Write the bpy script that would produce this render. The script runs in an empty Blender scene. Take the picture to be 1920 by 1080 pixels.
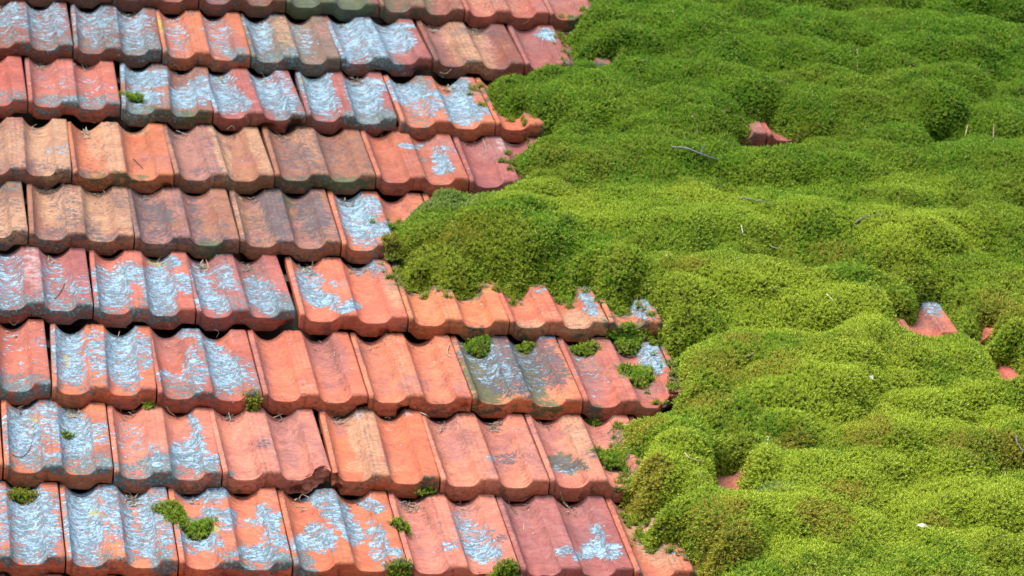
import bpy, bmesh, math, random
import numpy as np
from mathutils import Matrix, Vector, Euler

scene = bpy.context.scene
rng = np.random.RandomState(11)
random.seed(5)

# ------------------------------------------------------------------ where the roof stands
PITCH = math.radians(40.0)
ROOF_M = Matrix.Translation((0, 0, 3.15)) @ Matrix.Rotation(PITCH, 4, 'X')   # roof: x along the courses, y up the slope, z off the roof

TILES = [
('Y', -1.0, -0.1997, 2.4817, -0.0013, 2.4801),
('Y', 0.0, 0.0024, 2.4832, 0.1978, 2.4777),
('Y', 1.0, 0.1973, 2.4795, 0.3972, 2.4797),
('Y', 2.0, 0.4009, 2.4782, 0.6011, 2.4807),
('Y', 3.0, 0.5971, 2.4805, 0.7986, 2.4793),
('Y', 4.0, 0.7987, 2.4815, 0.9996, 2.4773),
('Y', 5.0, 1.0003, 2.4822, 1.1988, 2.4778),
('Y', 6.0, 1.1993, 2.4835, 1.4029, 2.4814),
('Y', 7.0, 1.4024, 2.4828, 1.5993, 2.4767),
('Z', -0.5, -0.0927, 2.1718, 0.1073, 2.171),
('Z', 0.5, 0.1073, 2.1695, 0.3073, 2.1709),
('Z', 1.5, 0.3073, 2.1709, 0.5023, 2.1622),
('Z', 2.5, 0.5023, 2.1622, 0.7004, 2.1627),
('Z', 3.5, 0.7004, 2.1627, 0.9155, 2.1711),
('Z', 4.5, 0.9155, 2.1711, 1.1115, 2.1588),
('Z', 5.5, 1.1115, 2.1588, 1.3078, 2.1586),
('Z', 6.5, 1.3078, 2.1586, 1.5078, 2.161),
('Z', 7.5, 1.5078, 2.1624, 1.7078, 2.1629),
('A', -1.0, -0.1932, 1.8609, 0.0068, 1.8611),
('A', 0.0, 0.0068, 1.8624, 0.2068, 1.8645),
('A', 1.0, 0.2068, 1.8645, 0.4009, 1.8501),
('A', 2.0, 0.4009, 1.8501, 0.5956, 1.8469),
('A', 3.0, 0.5956, 1.8469, 0.7949, 1.8527),
('A', 4.0, 0.7949, 1.8527, 1.0016, 1.8765),
('A', 5.0, 1.0047, 1.8623, 1.2097, 1.8742),
('A', 6.0, 1.2097, 1.8742, 1.4097, 1.8714),
('B', -0.5, -0.1001, 1.5588, 0.0999, 1.5677),
('B', 0.5, 0.0999, 1.5677, 0.296, 1.5646),
('B', 1.5, 0.296, 1.5646, 0.4915, 1.5316),
('B', 2.5, 0.4915, 1.5316, 0.6911, 1.5555),
('B', 3.5, 0.6911, 1.5555, 0.8873, 1.5465),
('B', 4.5, 0.8919, 1.5361, 1.1, 1.5389),
('B', 5.5, 1.1, 1.5389, 1.3, 1.543),
('B', 7.5, 1.5, 1.5434, 1.7, 1.54),
('B', 8.5, 1.7, 1.5432, 1.9, 1.5422),
('C', -1.0, -0.2196, 1.2319, -0.0196, 1.2322),
('C', 0.0, -0.0196, 1.2318, 0.1804, 1.2238),
('C', 1.0, 0.1804, 1.2238, 0.3891, 1.2262),
('C', 2.0, 0.3891, 1.2262, 0.5979, 1.2462),
('C', 3.0, 0.5979, 1.2462, 0.81, 1.2513),
('C', 4.0, 0.81, 1.2513, 1.0062, 1.2574),
('C', 5.0, 1.0062, 1.2574, 1.2062, 1.252),
('C', 8.0, 1.6062, 1.2491, 1.8062, 1.25),
('D', -0.5, -0.1165, 0.9347, 0.0835, 0.9436),
('D', 0.5, 0.0835, 0.9436, 0.2929, 0.9312),
('D', 1.5, 0.2929, 0.9312, 0.503, 0.9399),
('D', 2.5, 0.503, 0.9399, 0.7068, 0.9385),
('D', 3.5, 0.7068, 0.9385, 0.9068, 0.9331),
('D', 4.5, 0.9068, 0.9389, 1.1068, 0.933),
('E', -1.0, -0.2013, 0.6266, -0.0013, 0.6263),
('E', 0.0, -0.0013, 0.6269, 0.1987, 0.6285),
('E', 1.0, 0.1987, 0.6285, 0.3945, 0.6173),
('E', 2.0, 0.3945, 0.6173, 0.5879, 0.6367),
('E', 3.0, 0.5937, 0.6193, 0.8058, 0.6177),
('E', 4.0, 0.8058, 0.6177, 1.0049, 0.6151),
('E', 5.0, 1.0049, 0.6151, 1.2035, 0.6324),
('E', 6.0, 1.2035, 0.6324, 1.4035, 0.6272),
('E', 8.0, 1.6035, 0.624, 1.8035, 0.625),
('E', 9.0, 1.8035, 0.6247, 2.0035, 0.6242),
('F', -0.5, -0.0923, 0.3072, 0.1077, 0.3095),
('F', 0.5, 0.1077, 0.3095, 0.3012, 0.29),
('F', 1.5, 0.3012, 0.29, 0.4966, 0.2969),
('F', 2.5, 0.4966, 0.2969, 0.6948, 0.3019),
('F', 3.5, 0.6948, 0.3019, 0.8918, 0.3047),
('F', 4.5, 0.8918, 0.3047, 1.1033, 0.3103),
('F', 5.5, 1.1033, 0.3103, 1.3033, 0.3138),
('F', 6.5, 1.3033, 0.3116, 1.5033, 0.3105),
('F', 9.5, 1.9033, 0.312, 2.1033, 0.31),
('G', -1.0, -0.187, 0.0064, 0.013, 0.0062),
('G', 0.0, 0.013, 0.0062, 0.2071, 0.0004),
('G', 1.0, 0.2071, 0.0004, 0.4007, -0.0055),
('G', 2.0, 0.4007, -0.0055, 0.5986, 0.0077),
('G', 3.0, 0.5986, 0.0077, 0.794, -0.0041),
('G', 4.0, 0.794, -0.0041, 0.9949, -0.0004),
('G', 5.0, 0.9949, -0.0004, 1.1949, 0.0017),
('G', 6.0, 1.1949, 0.001, 1.3949, 0.0031),
('H', -0.5, -0.0883, -0.3093, 0.1117, -0.3095),
('H', 0.5, 0.1117, -0.3095, 0.3039, -0.3098),
('H', 1.5, 0.3039, -0.3098, 0.5007, -0.31),
('H', 2.5, 0.5007, -0.31, 0.7003, -0.31),
('H', 3.5, 0.7003, -0.31, 0.8972, -0.3101),
('H', 4.5, 0.8972, -0.3101, 1.0988, -0.31),
('H', 5.5, 1.0988, -0.31, 1.2988, -0.3125),
('H', 6.5, 1.2988, -0.3125, 1.4988, -0.3082),
('I', -1.0, -0.1983, -0.6162, 0.0021, -0.6197),
('I', 0.0, -0.0025, -0.6201, 0.2026, -0.6177),
('I', 1.0, 0.1999, -0.6204, 0.3983, -0.6226),
('I', 2.0, 0.3974, -0.6169, 0.6008, -0.6229),
('I', 3.0, 0.5995, -0.6236, 0.7983, -0.6182),
('I', 4.0, 0.8009, -0.6202, 0.9986, -0.6188),
('I', 5.0, 1.0027, -0.6205, 1.1974, -0.6235)]
MOSS_EDGE = [(1.509, 2.791), (1.44, 2.35), (1.419, 2.191), (1.375, 2.174), (1.348, 2.091), (1.347, 2.001), (1.338, 1.905), (1.315, 1.885), (1.309, 1.833), (1.222, 1.812), (1.107, 1.801), (1.116, 1.689), (1.137, 1.629), (1.178, 1.625), (1.206, 1.573), (1.197, 1.49), (1.141, 1.445), (1.124, 1.378), (1.134, 1.313), (1.123, 1.261), (1.086, 1.212), (1.022, 1.191), (0.939, 1.154), (0.862, 1.108), (0.832, 1.042), (0.831, 0.965), (0.829, 0.87), (0.81, 0.845), (0.813, 0.798), (0.832, 0.8), (0.865, 0.807), (0.908, 0.764), (0.958, 0.781), (0.991, 0.825), (1.016, 0.813), (1.043, 0.778), (1.081, 0.813), (1.123, 0.807), (1.149, 0.762), (1.189, 0.816), (1.208, 0.762), (1.242, 0.704), (1.28, 0.776), (1.301, 0.736), (1.317, 0.673), (1.307, 0.583), (1.335, 0.563), (1.362, 0.564), (1.307, 0.521), (1.302, 0.452), (1.298, 0.366), (1.272, 0.291), (1.168, 0.251), (1.146, 0.156), (1.144, 0.132), (1.176, 0.11), (1.155, 0.063), (1.139, -0.025), (1.139, -0.072), (1.183, -0.084), (1.175, -0.114), (1.146, -0.142), (1.147, -0.179), (1.179, -0.188), (1.204, -0.224), (1.219, -0.267), (1.15, -0.678), (2.079, -0.652), (3.195, 3.005)]
MOSS_HOLES = [[(1.625, 1.457), (1.659, 1.542), (1.692, 1.591), (1.72, 1.647), (1.731, 1.614), (1.769, 1.53), (1.73, 1.45), (1.67, 1.424)], [(2.066, 1.557), (2.108, 1.571), (2.089, 1.509), (2.063, 1.501)], [(1.784, 0.728), (1.812, 0.702), (1.836, 0.713), (1.864, 0.794), (1.908, 0.802), (1.916, 0.696), (1.909, 0.595), (1.843, 0.6), (1.791, 0.61)], [(1.908, 0.6), (1.943, 0.609), (1.966, 0.667), (1.985, 0.663), (1.963, 0.599), (1.929, 0.574)], [(1.948, 0.54), (1.996, 0.547), (1.998, 0.42), (1.941, 0.382)], [(1.308, 0.077), (1.363, 0.084), (1.346, -0.057), (1.295, -0.059)], [(1.369, 1.922), (1.414, 1.92), (1.401, 1.878), (1.379, 1.876)]]
CUSHIONS = [(1.471, 2.155, 0.031, 0.198, 0.085, 44), (1.584, 2.192, 0.032, 0.19, 0.099, 44), (1.711, 2.227, 0.033, 0.185, 0.112, 44), (1.851, 2.227, 0.039, 0.202, 0.113, 44), (1.992, 2.23, 0.048, 0.233, 0.113, 44), (2.147, 2.228, 0.052, 0.237, 0.114, 44), (2.273, 2.189, 0.061, 0.259, 0.1, 55), (2.421, 2.236, 0.039, 0.161, 0.074, 44), (1.399, 1.937, 0.036, 0.236, 0.09, 50), (1.336, 1.86, 0.007, 0.053, 0.021, 15), (1.519, 1.884, 0.048, 0.287, 0.096, 44), (1.629, 1.852, 0.057, 0.317, 0.121, 55), (1.777, 1.852, 0.068, 0.35, 0.134, 44), (1.911, 1.842, 0.075, 0.36, 0.121, 44), (2.075, 1.911, 0.065, 0.292, 0.123, 44), (2.213, 1.86, 0.07, 0.296, 0.136, 60), (2.334, 1.842, 0.062, 0.248, 0.071, 44), (1.163, 1.645, 0.022, 0.168, 0.071, 34), (1.272, 1.502, 0.051, 0.345, 0.109, 62), (1.359, 1.537, 0.045, 0.289, 0.08, 44), (1.544, 1.645, 0.034, 0.199, 0.093, 44), (1.526, 1.479, 0.043, 0.249, 0.104, 55), (1.699, 1.64, 0.039, 0.205, 0.094, 44), (1.803, 1.558, 0.064, 0.314, 0.118, 44), (1.95, 1.571, 0.055, 0.256, 0.131, 44), (2.069, 1.563, 0.074, 0.322, 0.119, 70), (2.199, 1.498, 0.065, 0.268, 0.093, 44), (1.186, 1.309, 0.021, 0.151, 0.072, 48), (1.308, 1.217, 0.046, 0.292, 0.112, 44), (1.45, 1.244, 0.034, 0.201, 0.124, 44), (1.588, 1.248, 0.041, 0.224, 0.09, 44), (1.651, 1.214, 0.043, 0.222, 0.089, 50), (1.798, 1.252, 0.047, 0.225, 0.102, 44), (1.923, 1.236, 0.068, 0.308, 0.114, 44), (2.059, 1.222, 0.066, 0.28, 0.114, 44), (2.155, 1.183, 0.075, 0.3, 0.078, 60), (0.922, 1.008, 0.021, 0.178, 0.091, 40), (0.939, 0.878, 0.034, 0.278, 0.128, 46), (1.064, 0.847, 0.051, 0.371, 0.128, 56), (1.213, 0.898, 0.051, 0.332, 0.13, 44), (1.353, 0.877, 0.057, 0.34, 0.13, 66), (1.503, 0.912, 0.056, 0.304, 0.12, 44), (1.642, 0.941, 0.052, 0.26, 0.121, 44), (1.733, 0.895, 0.061, 0.289, 0.098, 44), (1.861, 0.866, 0.08, 0.356, 0.121, 72), (2.021, 0.969, 0.057, 0.238, 0.111, 44), (2.09, 0.877, 0.071, 0.285, 0.064, 44), (0.868, 0.826, 0.007, 0.067, 0.062, 22), (0.895, 0.781, 0.007, 0.066, 0.046, 14), (1.08, 0.806, 0.01, 0.079, 0.062, 14), (1.243, 0.743, 0.036, 0.227, 0.084, 52), (1.353, 0.571, 0.052, 0.302, 0.104, 68), (1.475, 0.594, 0.051, 0.275, 0.116, 66), (1.608, 0.614, 0.049, 0.241, 0.116, 44), (1.74, 0.622, 0.047, 0.218, 0.117, 44), (1.949, 0.761, 0.033, 0.14, 0.086, 40), (2.024, 0.709, 0.049, 0.2, 0.085, 44), (1.352, 0.328, 0.043, 0.24, 0.112, 44), (1.455, 0.271, 0.062, 0.322, 0.111, 44), (1.541, 0.214, 0.07, 0.34, 0.126, 80), (1.701, 0.347, 0.057, 0.261, 0.113, 44), (1.829, 0.354, 0.059, 0.251, 0.114, 44), (1.989, 0.526, 0.053, 0.215, 0.061, 45), (1.897, 0.285, 0.03, 0.125, 0.091, 44), (1.227, 0.203, 0.02, 0.125, 0.079, 32), (1.328, 0.112, 0.034, 0.191, 0.078, 30), (1.214, -0.062, 0.039, 0.233, 0.08, 66), (1.474, 0.11, 0.021, 0.108, 0.068, 52), (1.383, 0.007, 0.023, 0.125, 0.052, 46), (1.553, 0.025, 0.048, 0.23, 0.088, 44), (1.454, -0.038, 0.028, 0.144, 0.077, 42), (1.679, 0.07, 0.047, 0.212, 0.109, 44), (1.788, 0.012, 0.036, 0.151, 0.078, 55), (1.898, 0.081, 0.048, 0.192, 0.058, 44), (1.184, -0.233, 0.024, 0.142, 0.053, 48), (1.257, -0.351, 0.057, 0.312, 0.078, 75), (1.382, -0.251, 0.046, 0.236, 0.094, 62), (1.534, -0.13, 0.038, 0.181, 0.096, 44), (1.485, -0.315, 0.044, 0.21, 0.084, 44), (1.657, -0.199, 0.036, 0.158, 0.085, 44), (1.782, -0.175, 0.043, 0.18, 0.086, 44), (1.368, -0.461, 0.047, 0.238, 0.091, 44), (1.502, -0.456, 0.052, 0.239, 0.092, 44), (1.637, -0.451, 0.056, 0.24, 0.092, 44), (1.763, -0.447, 0.06, 0.242, 0.083, 44), (1.223, -0.584, 0.042, 0.229, 0.071, 44), (2.54, 2.139, 0.072, 0.275, 0.101, 44), (2.447, 1.743, 0.083, 0.315, 0.096, 44), (2.343, 1.402, 0.069, 0.264, 0.093, 44), (2.253, 1.11, 0.064, 0.247, 0.09, 44), (2.18, 0.789, 0.066, 0.255, 0.086, 44), (2.117, 0.512, 0.062, 0.238, 0.083, 44), (2.03, 0.229, 0.064, 0.244, 0.08, 44), (1.97, -0.034, 0.06, 0.228, 0.078, 44), (1.889, -0.3, 0.061, 0.232, 0.075, 44)]
TINTS = [('brown', [(1.449, 0.508, 0.054, 0.049), (1.373, 0.798, 0.05, 0.029), (1.631, 0.828, 0.039, 0.034), (1.464, 0.131, 0.046, 0.045), (1.61, 0.149, 0.052, 0.072), (1.783, 0.097, 0.063, 0.061), (1.851, 0.121, 0.052, 0.062), (1.242, -0.198, 0.059, 0.075), (1.463, -0.188, 0.069, 0.057), (1.532, -0.072, 0.05, 0.039), (1.662, -0.18, 0.035, 0.034), (1.245, -0.289, 0.068, 0.046), (1.159, 1.311, 0.058, 0.048), (2.005, 1.787, 0.063, 0.036), (1.623, 1.909, 0.075, 0.091), (1.372, 0.406, 0.074, 0.065), (1.157, -0.013, 0.04, 0.059), (2.011, 2.101, 0.078, 0.038), (1.318, 0.276, 0.062, 0.042), (1.19, 0.187, 0.051, 0.041), (1.333, 1.326, 0.07, 0.053), (1.719, 0.954, 0.069, 0.05), (2.003, 0.69, 0.056, 0.071), (1.796, 1.667, 0.087, 0.058), (1.389, 1.974, 0.05, 0.092), (2.422, 2.207, 0.054, 0.098), (1.48, 0.37, 0.064, 0.065), (0.954, 0.944, 0.077, 0.073)]), ('lime', [(1.064, 1.112, 0.147, 0.063), (1.455, 1.106, 0.231, 0.103), (1.57, 0.661, 0.143, 0.117), (1.639, -0.086, 0.224, 0.138), (1.284, 1.092, 0.171, 0.089), (1.621, 0.293, 0.17, 0.129), (1.334, 1.623, 0.108, 0.114), (1.214, 0.029, 0.06, 0.08), (1.437, 0.001, 0.091, 0.079), (1.89, 1.016, 0.14, 0.102), (1.496, 0.725, 0.133, 0.071), (1.823, 0.263, 0.096, 0.085), (1.712, 1.254, 0.142, 0.053), (1.938, 1.273, 0.096, 0.08), (1.369, -0.192, 0.089, 0.114)]), ('blue', [(0.935, 1.094, 0.084, 0.05), (1.353, -0.051, 0.06, 0.019)])]
CLUMPS = [
(0.3281, 1.6461, 0.0065, 0.0318, 0.0225, 0.008, 'small round moss clump in the left trough of a white-crusted tile, upper left'),
(0.9393, 0.582, -0.0175, 0.0262, 0.042, 0.0176, 'tall moss clump at the top left corner of the dark green stained tile'),
(1.0383, 0.5993, -0.0175, 0.0165, 0.0195, 0.0096, 'little moss tuft in the right trough of the dark green stained tile'),
(1.1575, 0.5857, -0.0145, 0.0233, 0.0255, 0.012, 'moss clump in the left trough top of the tile with the broken corner'),
(1.2433, 0.6318, -0.022, 0.0446, 0.045, 0.0224, 'wide moss clump under the lip above the broken-cornered tile'),
(1.23, 0.4564, -0.001, 0.0407, 0.045, 0.0144, 'oval moss clump filling the right trough of the broken-cornered tile'),
(1.1264, 0.1156, 0.002, 0.031, 0.048, 0.0176, 'moss pad in the trough just left of the big round moss cushion'),
(0.331, -0.1325, -0.004, 0.0504, 0.051, 0.0128, 'long ragged moss clump running down a lichened tile at the bottom left'),
(0.7041, -0.1478, 0.0125, 0.0155, 0.0195, 0.0096, 'small bright moss tuft growing out of the joint between two bottom row tiles'),
(0.4798, 0.2979, 0.0125, 0.0155, 0.0165, 0.008, 'small moss tuft on the front lip of a tile left of centre'),
(0.6873, -0.3094, 0.02, 0.0213, 0.0165, 0.008, 'moss tuft at the bottom edge below the orange lichened tile'),
(0.8721, -0.3095, 0.0245, 0.0233, 0.018, 0.008, 'moss tuft at the bottom edge on the chipped front lip'),
(0.0441, -0.0273, -0.019, 0.0252, 0.0225, 0.0112, 'brownish moss clump with soil at the head of the leftmost bottom tile'),
(0.1343, 0.1738, -0.004, 0.0136, 0.012, 0.0064, 'tiny dark moss tuft in a trough filled with pale lichen, far left'),
(0.8131, 0.9384, 0.0185, 0.0213, 0.033, 0.0112, 'ragged moss tuft hanging beside the tile with one big pale lichen patch'),
(0.8238, 0.8322, -0.0025, 0.0139, 0.024, 0.008, 'moss growing in the joint below the ragged hanging tuft'),
(1.3486, 1.8828, 0.0155, 0.0293, 0.0195, 0.0112, 'small moss clump beside a terracotta shard near the top'),
(0.7707, -0.0006, 0.014, 0.0175, 0.012, 0.0048, 'flat dark moss patch on the front lip of a tan-topped tile'),
(1.1285, 0.309, -0.025, 0.0116, 0.015, 0.0064, 'moss sprig under the lip between two rows, right of centre'),
(0.2881, 0.2917, 0.0065, 0.0087, 0.009, 0.0048, 'pea-sized moss dot on the front lip of a heavily lichened tile')]
TWIGS = [
([(1.46, 1.406, 0.0), (1.491, 1.403, 0.0), (1.518, 1.376, 0.0), (1.551, 1.35, 0.0)], 'm', 2.6, 'grey', 'twig', 'thick bent grey twig lying on moss left of the bare terracotta gap'),
([(1.79, 1.068, 0.0), (1.82, 1.1, 0.0), (1.861, 1.113, 0.0)], 'm', 1.6, 'grey', 'twig', 'grey curved twig on pale moss in the right half'),
([(1.56, 1.17, 0.0), (1.601, 1.158, 0.0), (1.641, 1.141, 0.0)], 'm', 1.4, 'grey', 'twig', 'long thin dark twig along the crevice right of centre'),
([(1.358, 0.755, 0.0), (1.344, 0.71, 0.0), (1.327, 0.663, 0.0)], 'm', 1.6, 'straw', 'twig', 'pale upright twig on the moss tongue right of the lowest trough tile'),
([(1.541, 1.033, 0.0), (1.538, 0.999, 0.0)], 'm', 1.4, 'white', 'twig', 'tiny whitish twig standing on pale moss in the middle'),
([(1.583, 0.946, 0.0), (1.598, 0.935, 0.0)], 'm', 1.4, 'white', 'twig', 'short white twig lying on moss below centre right'),
([(1.439, 0.46, 0.0), (1.45, 0.465, 0.0), (1.463, 0.481, 0.0)], 'm', 1.2, 'straw', 'straw', 'curved pale straw on brown tipped moss'),
([(2.217, 1.589, 0.0), (2.193, 1.498, 0.0)], 'm', 0.9, 'straw', 'straw', 'upright pale straw at the far right upper moss'),
([(2.156, 1.583, 0.0), (2.131, 1.509, 0.0)], 'm', 1.4, 'straw', 'straw', 'leaning straw left of the upright pale one'),
([(1.991, 1.977, 0.0), (1.966, 1.856, 0.0)], 'm', 1.0, 'straw', 'straw', 'thin upright straw in the upper moss'),
([(1.745, 1.805, 0.0), (1.761, 1.783, 0.0), (1.782, 1.78, 0.0)], 'm', 1.0, 'straw', 'straw', 'thin straw lying across upper moss above the terracotta gap'),
([(1.533, 1.572, 0.0), (1.537, 1.532, 0.0), (1.529, 1.482, 0.0)], 'm', 1.0, 'straw', 'straw', 'curved straw hanging left of the terracotta gap'),
([(1.908, 0.173, 0.0), (1.903, 0.144, 0.0), (1.907, 0.108, 0.0)], 'm', 2.0, 'grey', 'twig', 'grey twig at the right edge of the lower moss'),
([(1.253, 0.074, 0.0), (1.26, 0.055, 0.0), (1.281, 0.044, 0.0)], 'm', 1.2, 'straw', 'straw', 'fine straw on the big round moss cushion'),
([(1.554, 0.757, 0.0), (1.558, 0.738, 0.0)], 'm', 1.2, 'straw', 'straw', 'short straw on lime moss right of centre'),
([(1.659, 0.736, 0.0), (1.667, 0.709, 0.0)], 'm', 1.0, 'white', 'straw', 'small pale straw on smooth moss'),
([(1.423, 0.143, 0.0), (1.416, 0.114, 0.0)], 'm', 1.4, 'white', 'straw', 'short white straw standing beside a brown moss dome'),
([(0.3136, 1.3564, 0.0035), (0.3245, 1.317, 0.008), (0.3299, 1.2958, 0.011)], 't', 1.2, 'dark', 'twig', 'small dark forked twig in the right trough of an orange-tan tile'),
([(0.1282, 0.6948, 0.011), (0.1386, 0.7238, 0.008), (0.15, 0.7762, 0.0035)], 't', 1.4, 'dark', 'twig', 'short dark twig in a lichened trough at the left edge'),
([(0.0301, 0.0749, 0.0155), (0.0473, 0.074, 0.011), (0.0629, 0.1118, 0.0065), (0.0741, 0.1711, 0.0065)], 't', 0.9, 'dark', 'twig', 'thin curved dark stalk on the leftmost lichen filled tile'),
([(0.919, -0.0015, -0.004), (0.9274, -0.0334, -0.013), (0.9415, -0.0637, -0.0115)], 't', 1.1, 'dark', 'twig', 'bent thin stalk on the smooth grooved bottom tile'),
([(0.9402, -0.0719, -0.01), (0.9342, -0.1179, -0.004)], 't', 1.6, 'straw', 'twig', 'pale twig end hanging on the smooth grooved bottom tile'),
([(0.211, 1.5668, 0.0095), (0.229, 1.5675, -0.01), (0.2463, 1.568, -0.0145), (0.2542, 1.5655, 0.002), (0.245, 1.5657, 0.0065)], 't', 1.4, 'straw', 'straw', 'curled straw hanging under the front lip of a plain red tile'),
([(0.226, 1.8637, -0.0085), (0.2328, 1.8468, -0.016), (0.2341, 1.8261, -0.013)], 't', 1.2, 'straw', 'straw', 'straw ends sticking out above a plain red tile'),
([(0.4192, 1.8513, -0.007), (0.4326, 1.8498, 0.002), (0.443, 1.85, -0.013)], 't', 1.2, 'straw', 'straw', 'straw tangle above the tan tile with a moss clump'),
([(0.6184, 1.8491, 0.0005), (0.6267, 1.8494, -0.016), (0.6327, 1.8357, -0.016)], 't', 1.2, 'straw', 'straw', 'straw fork under the grey green tile'),
([(1.2347, 2.1595, 0.0125), (1.2545, 2.1725, 0.0185), (1.2618, 2.159, 0.014), (1.2429, 2.1616, -0.004), (1.2499, 2.1611, -0.0115)], 't', 1.0, 'straw', 'straw', 'looped straw under the top row lip'),
([(1.0194, 1.8656, 0.0035), (1.0338, 1.8646, 0.002), (1.0449, 1.8655, 0.0125)], 't', 1.4, 'straw', 'straw', 'little straw in a trough head of a brown tile'),
([(0.5219, 1.536, -0.004), (0.533, 1.5397, 0.0035), (0.5393, 1.5381, -0.0055)], 't', 1.2, 'straw', 'straw', 'straw curl under a lichened tile lip'),
([(0.4153, 1.5465, -0.016), (0.4324, 1.5416, -0.0205), (0.4364, 1.5211, -0.0145)], 't', 1.4, 'white', 'straw', 'whitish straw at the head of a tan tile'),
([(0.438, 0.9389, -0.0145), (0.4395, 0.8991, -0.0145), (0.4296, 0.8791, -0.013)], 't', 1.6, 'straw', 'straw', 'dry root hanging above the dull red lichened tile'),
([(0.0341, 0.6298, 0.0035), (0.0482, 0.6299, -0.0145), (0.0578, 0.6281, -0.004)], 't', 1.2, 'straw', 'straw', 'root loop under the leftmost lichened lip'),
([(0.2309, 0.6277, -0.007), (0.2373, 0.6273, 0.005)], 't', 1.0, 'straw', 'straw', 'short straw on a dark lichened lip'),
([(0.2534, 0.627, 0.008), (0.2521, 0.6262, -0.0055), (0.2647, 0.6253, -0.0115)], 't', 1.0, 'straw', 'straw', 'hooked straw under a dark lichened lip'),
([(0.4326, 0.6233, -0.007), (0.4414, 0.6242, -0.013), (0.4369, 0.6224, -0.025)], 't', 1.0, 'straw', 'straw', 'thin straw below the green spotted lip'),
([(0.3201, 0.2929, 0.002), (0.3267, 0.2918, -0.0085), (0.3368, 0.289, -0.0145)], 't', 1.4, 'straw', 'straw', 'pale root at the head of the pink tile'),
([(0.4356, 0.2952, -0.007), (0.4392, 0.2811, -0.016), (0.4339, 0.2653, -0.013)], 't', 1.5, 'white', 'straw', 'whitish root at the head of a clean salmon tile'),
([(0.5275, 0.3003, -0.007), (0.5354, 0.2904, -0.016), (0.5303, 0.2793, -0.0145)], 't', 1.5, 'straw', 'straw', 'upright straw in the debris above the chipped tile'),
([(0.5183, 0.2828, -0.01), (0.5377, 0.3002, -0.01), (0.5516, 0.2998, 0.002)], 't', 1.5, 'straw', 'straw', 'slanting straw in the debris above the chipped tile'),
([(0.5423, 0.0023, -0.022), (0.5477, 0.0062, -0.013), (0.5599, -0.0073, -0.0115)], 't', 1.5, 'white', 'straw', 'grey straw heap end above the orange lichened tile'),
([(0.793, 0.3043, -0.001), (0.8046, 0.292, 0.0005), (0.8132, 0.3038, -0.0115)], 't', 1.5, 'white', 'straw', 'white forked root in the joint above the tan topped tile'),
([(1.0163, 0.0016, 0.008), (1.023, 0.0015, -0.0085), (1.0339, 0.0008, -0.019)], 't', 1.4, 'straw', 'straw', 'long pale straw hanging from the lip above the grooved tile'),
([(1.0235, 0.0015, -0.013), (1.0355, -0.0196, -0.016)], 't', 1.4, 'straw', 'straw', 'lower piece of the pale straw above the grooved tile'),
([(0.8244, -0.0013, -0.0145), (0.8317, -0.001, -0.01), (0.8366, -0.0019, -0.0205)], 't', 1.4, 'straw', 'straw', 'curl of straw in a trough head of the bottom row'),
([(0.8813, 0.5625, 0.008), (0.8706, 0.5136, 0.014), (0.8786, 0.4962, 0.0155)], 't', 1.4, 'straw', 'straw', 'pale curved straw by the tall moss clump'),
([(1.0742, 1.5342, -0.001), (1.0719, 1.4596, 0.005), (1.062, 1.4644, -0.004)], 't', 1.2, 'straw', 'straw', 'straw shred hanging by a red tile next to the moss')]
SHELL = (1.674, 0.39)
PETAL = (1.647, -0.167)
CAM = [-0.29751, -6.1891, 3.56386]
CAMR = [[0.9853063, -0.1345994, 0.1051404], [0.0323144, -0.45756, -0.8885914], [0.167712, 0.8789322, -0.4464873]]

# ------------------------------------------------------------------ camera
cam_d = bpy.data.cameras.new('camera'); cam = bpy.data.objects.new('camera', cam_d)
scene.collection.objects.link(cam); scene.camera = cam
cam_d.sensor_width = 36; cam_d.lens = 7500 / 1920 * 36
cam_d.clip_start = .1; cam_d.clip_end = 400
rc = Matrix(CAMR).transposed() @ Matrix(((1, 0, 0), (0, -1, 0), (0, 0, -1)))
cam.matrix_world = ROOF_M @ (Matrix.Translation(CAM) @ rc.to_4x4())
cam_d.dof.use_dof = True; cam_d.dof.focus_distance = 6.9; cam_d.dof.aperture_fstop = 14

# ------------------------------------------------------------------ daylight: high thin overcast with a soft sun
SUN_EL, SUN_AZ = math.radians(63), math.radians(-130)       # azimuth measured from +Y towards +X: behind the camera, to its left
world = bpy.data.worlds.new('World'); scene.world = world; world.use_nodes = True
wn = world.node_tree; wn.nodes.clear()
sky = wn.nodes.new('ShaderNodeTexSky'); sky.sky_type = 'NISHITA'; sky.sun_disc = False
sky.sun_elevation = SUN_EL; sky.sun_rotation = SUN_AZ
sky.air_density = 1.0; sky.dust_density = 4.0; sky.ozone_density = 1.0
bg = wn.nodes.new('ShaderNodeBackground'); bg.inputs['Strength'].default_value = 0.15
wo = wn.nodes.new('ShaderNodeOutputWorld')
wn.links.new(sky.outputs[0], bg.inputs[0]); wn.links.new(bg.outputs[0], wo.inputs[0])
sd = bpy.data.lights.new('sun', 'SUN'); sd.energy = 1.3; sd.angle = math.radians(30); sd.color = (1, .95, .87)
sun = bpy.data.objects.new('sun', sd); scene.collection.objects.link(sun)
dv = Vector((math.sin(SUN_AZ) * math.cos(SUN_EL), math.cos(SUN_AZ) * math.cos(SUN_EL), math.sin(SUN_EL)))
sun.rotation_euler = dv.to_track_quat('Z', 'Y').to_euler(); sun.location = dv * 30
scene.view_settings.view_transform = 'Standard'; scene.view_settings.look = 'None'
scene.view_settings.exposure = 1.16; scene.view_settings.gamma = 1; scene.view_settings.use_curve_mapping = False

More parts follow.
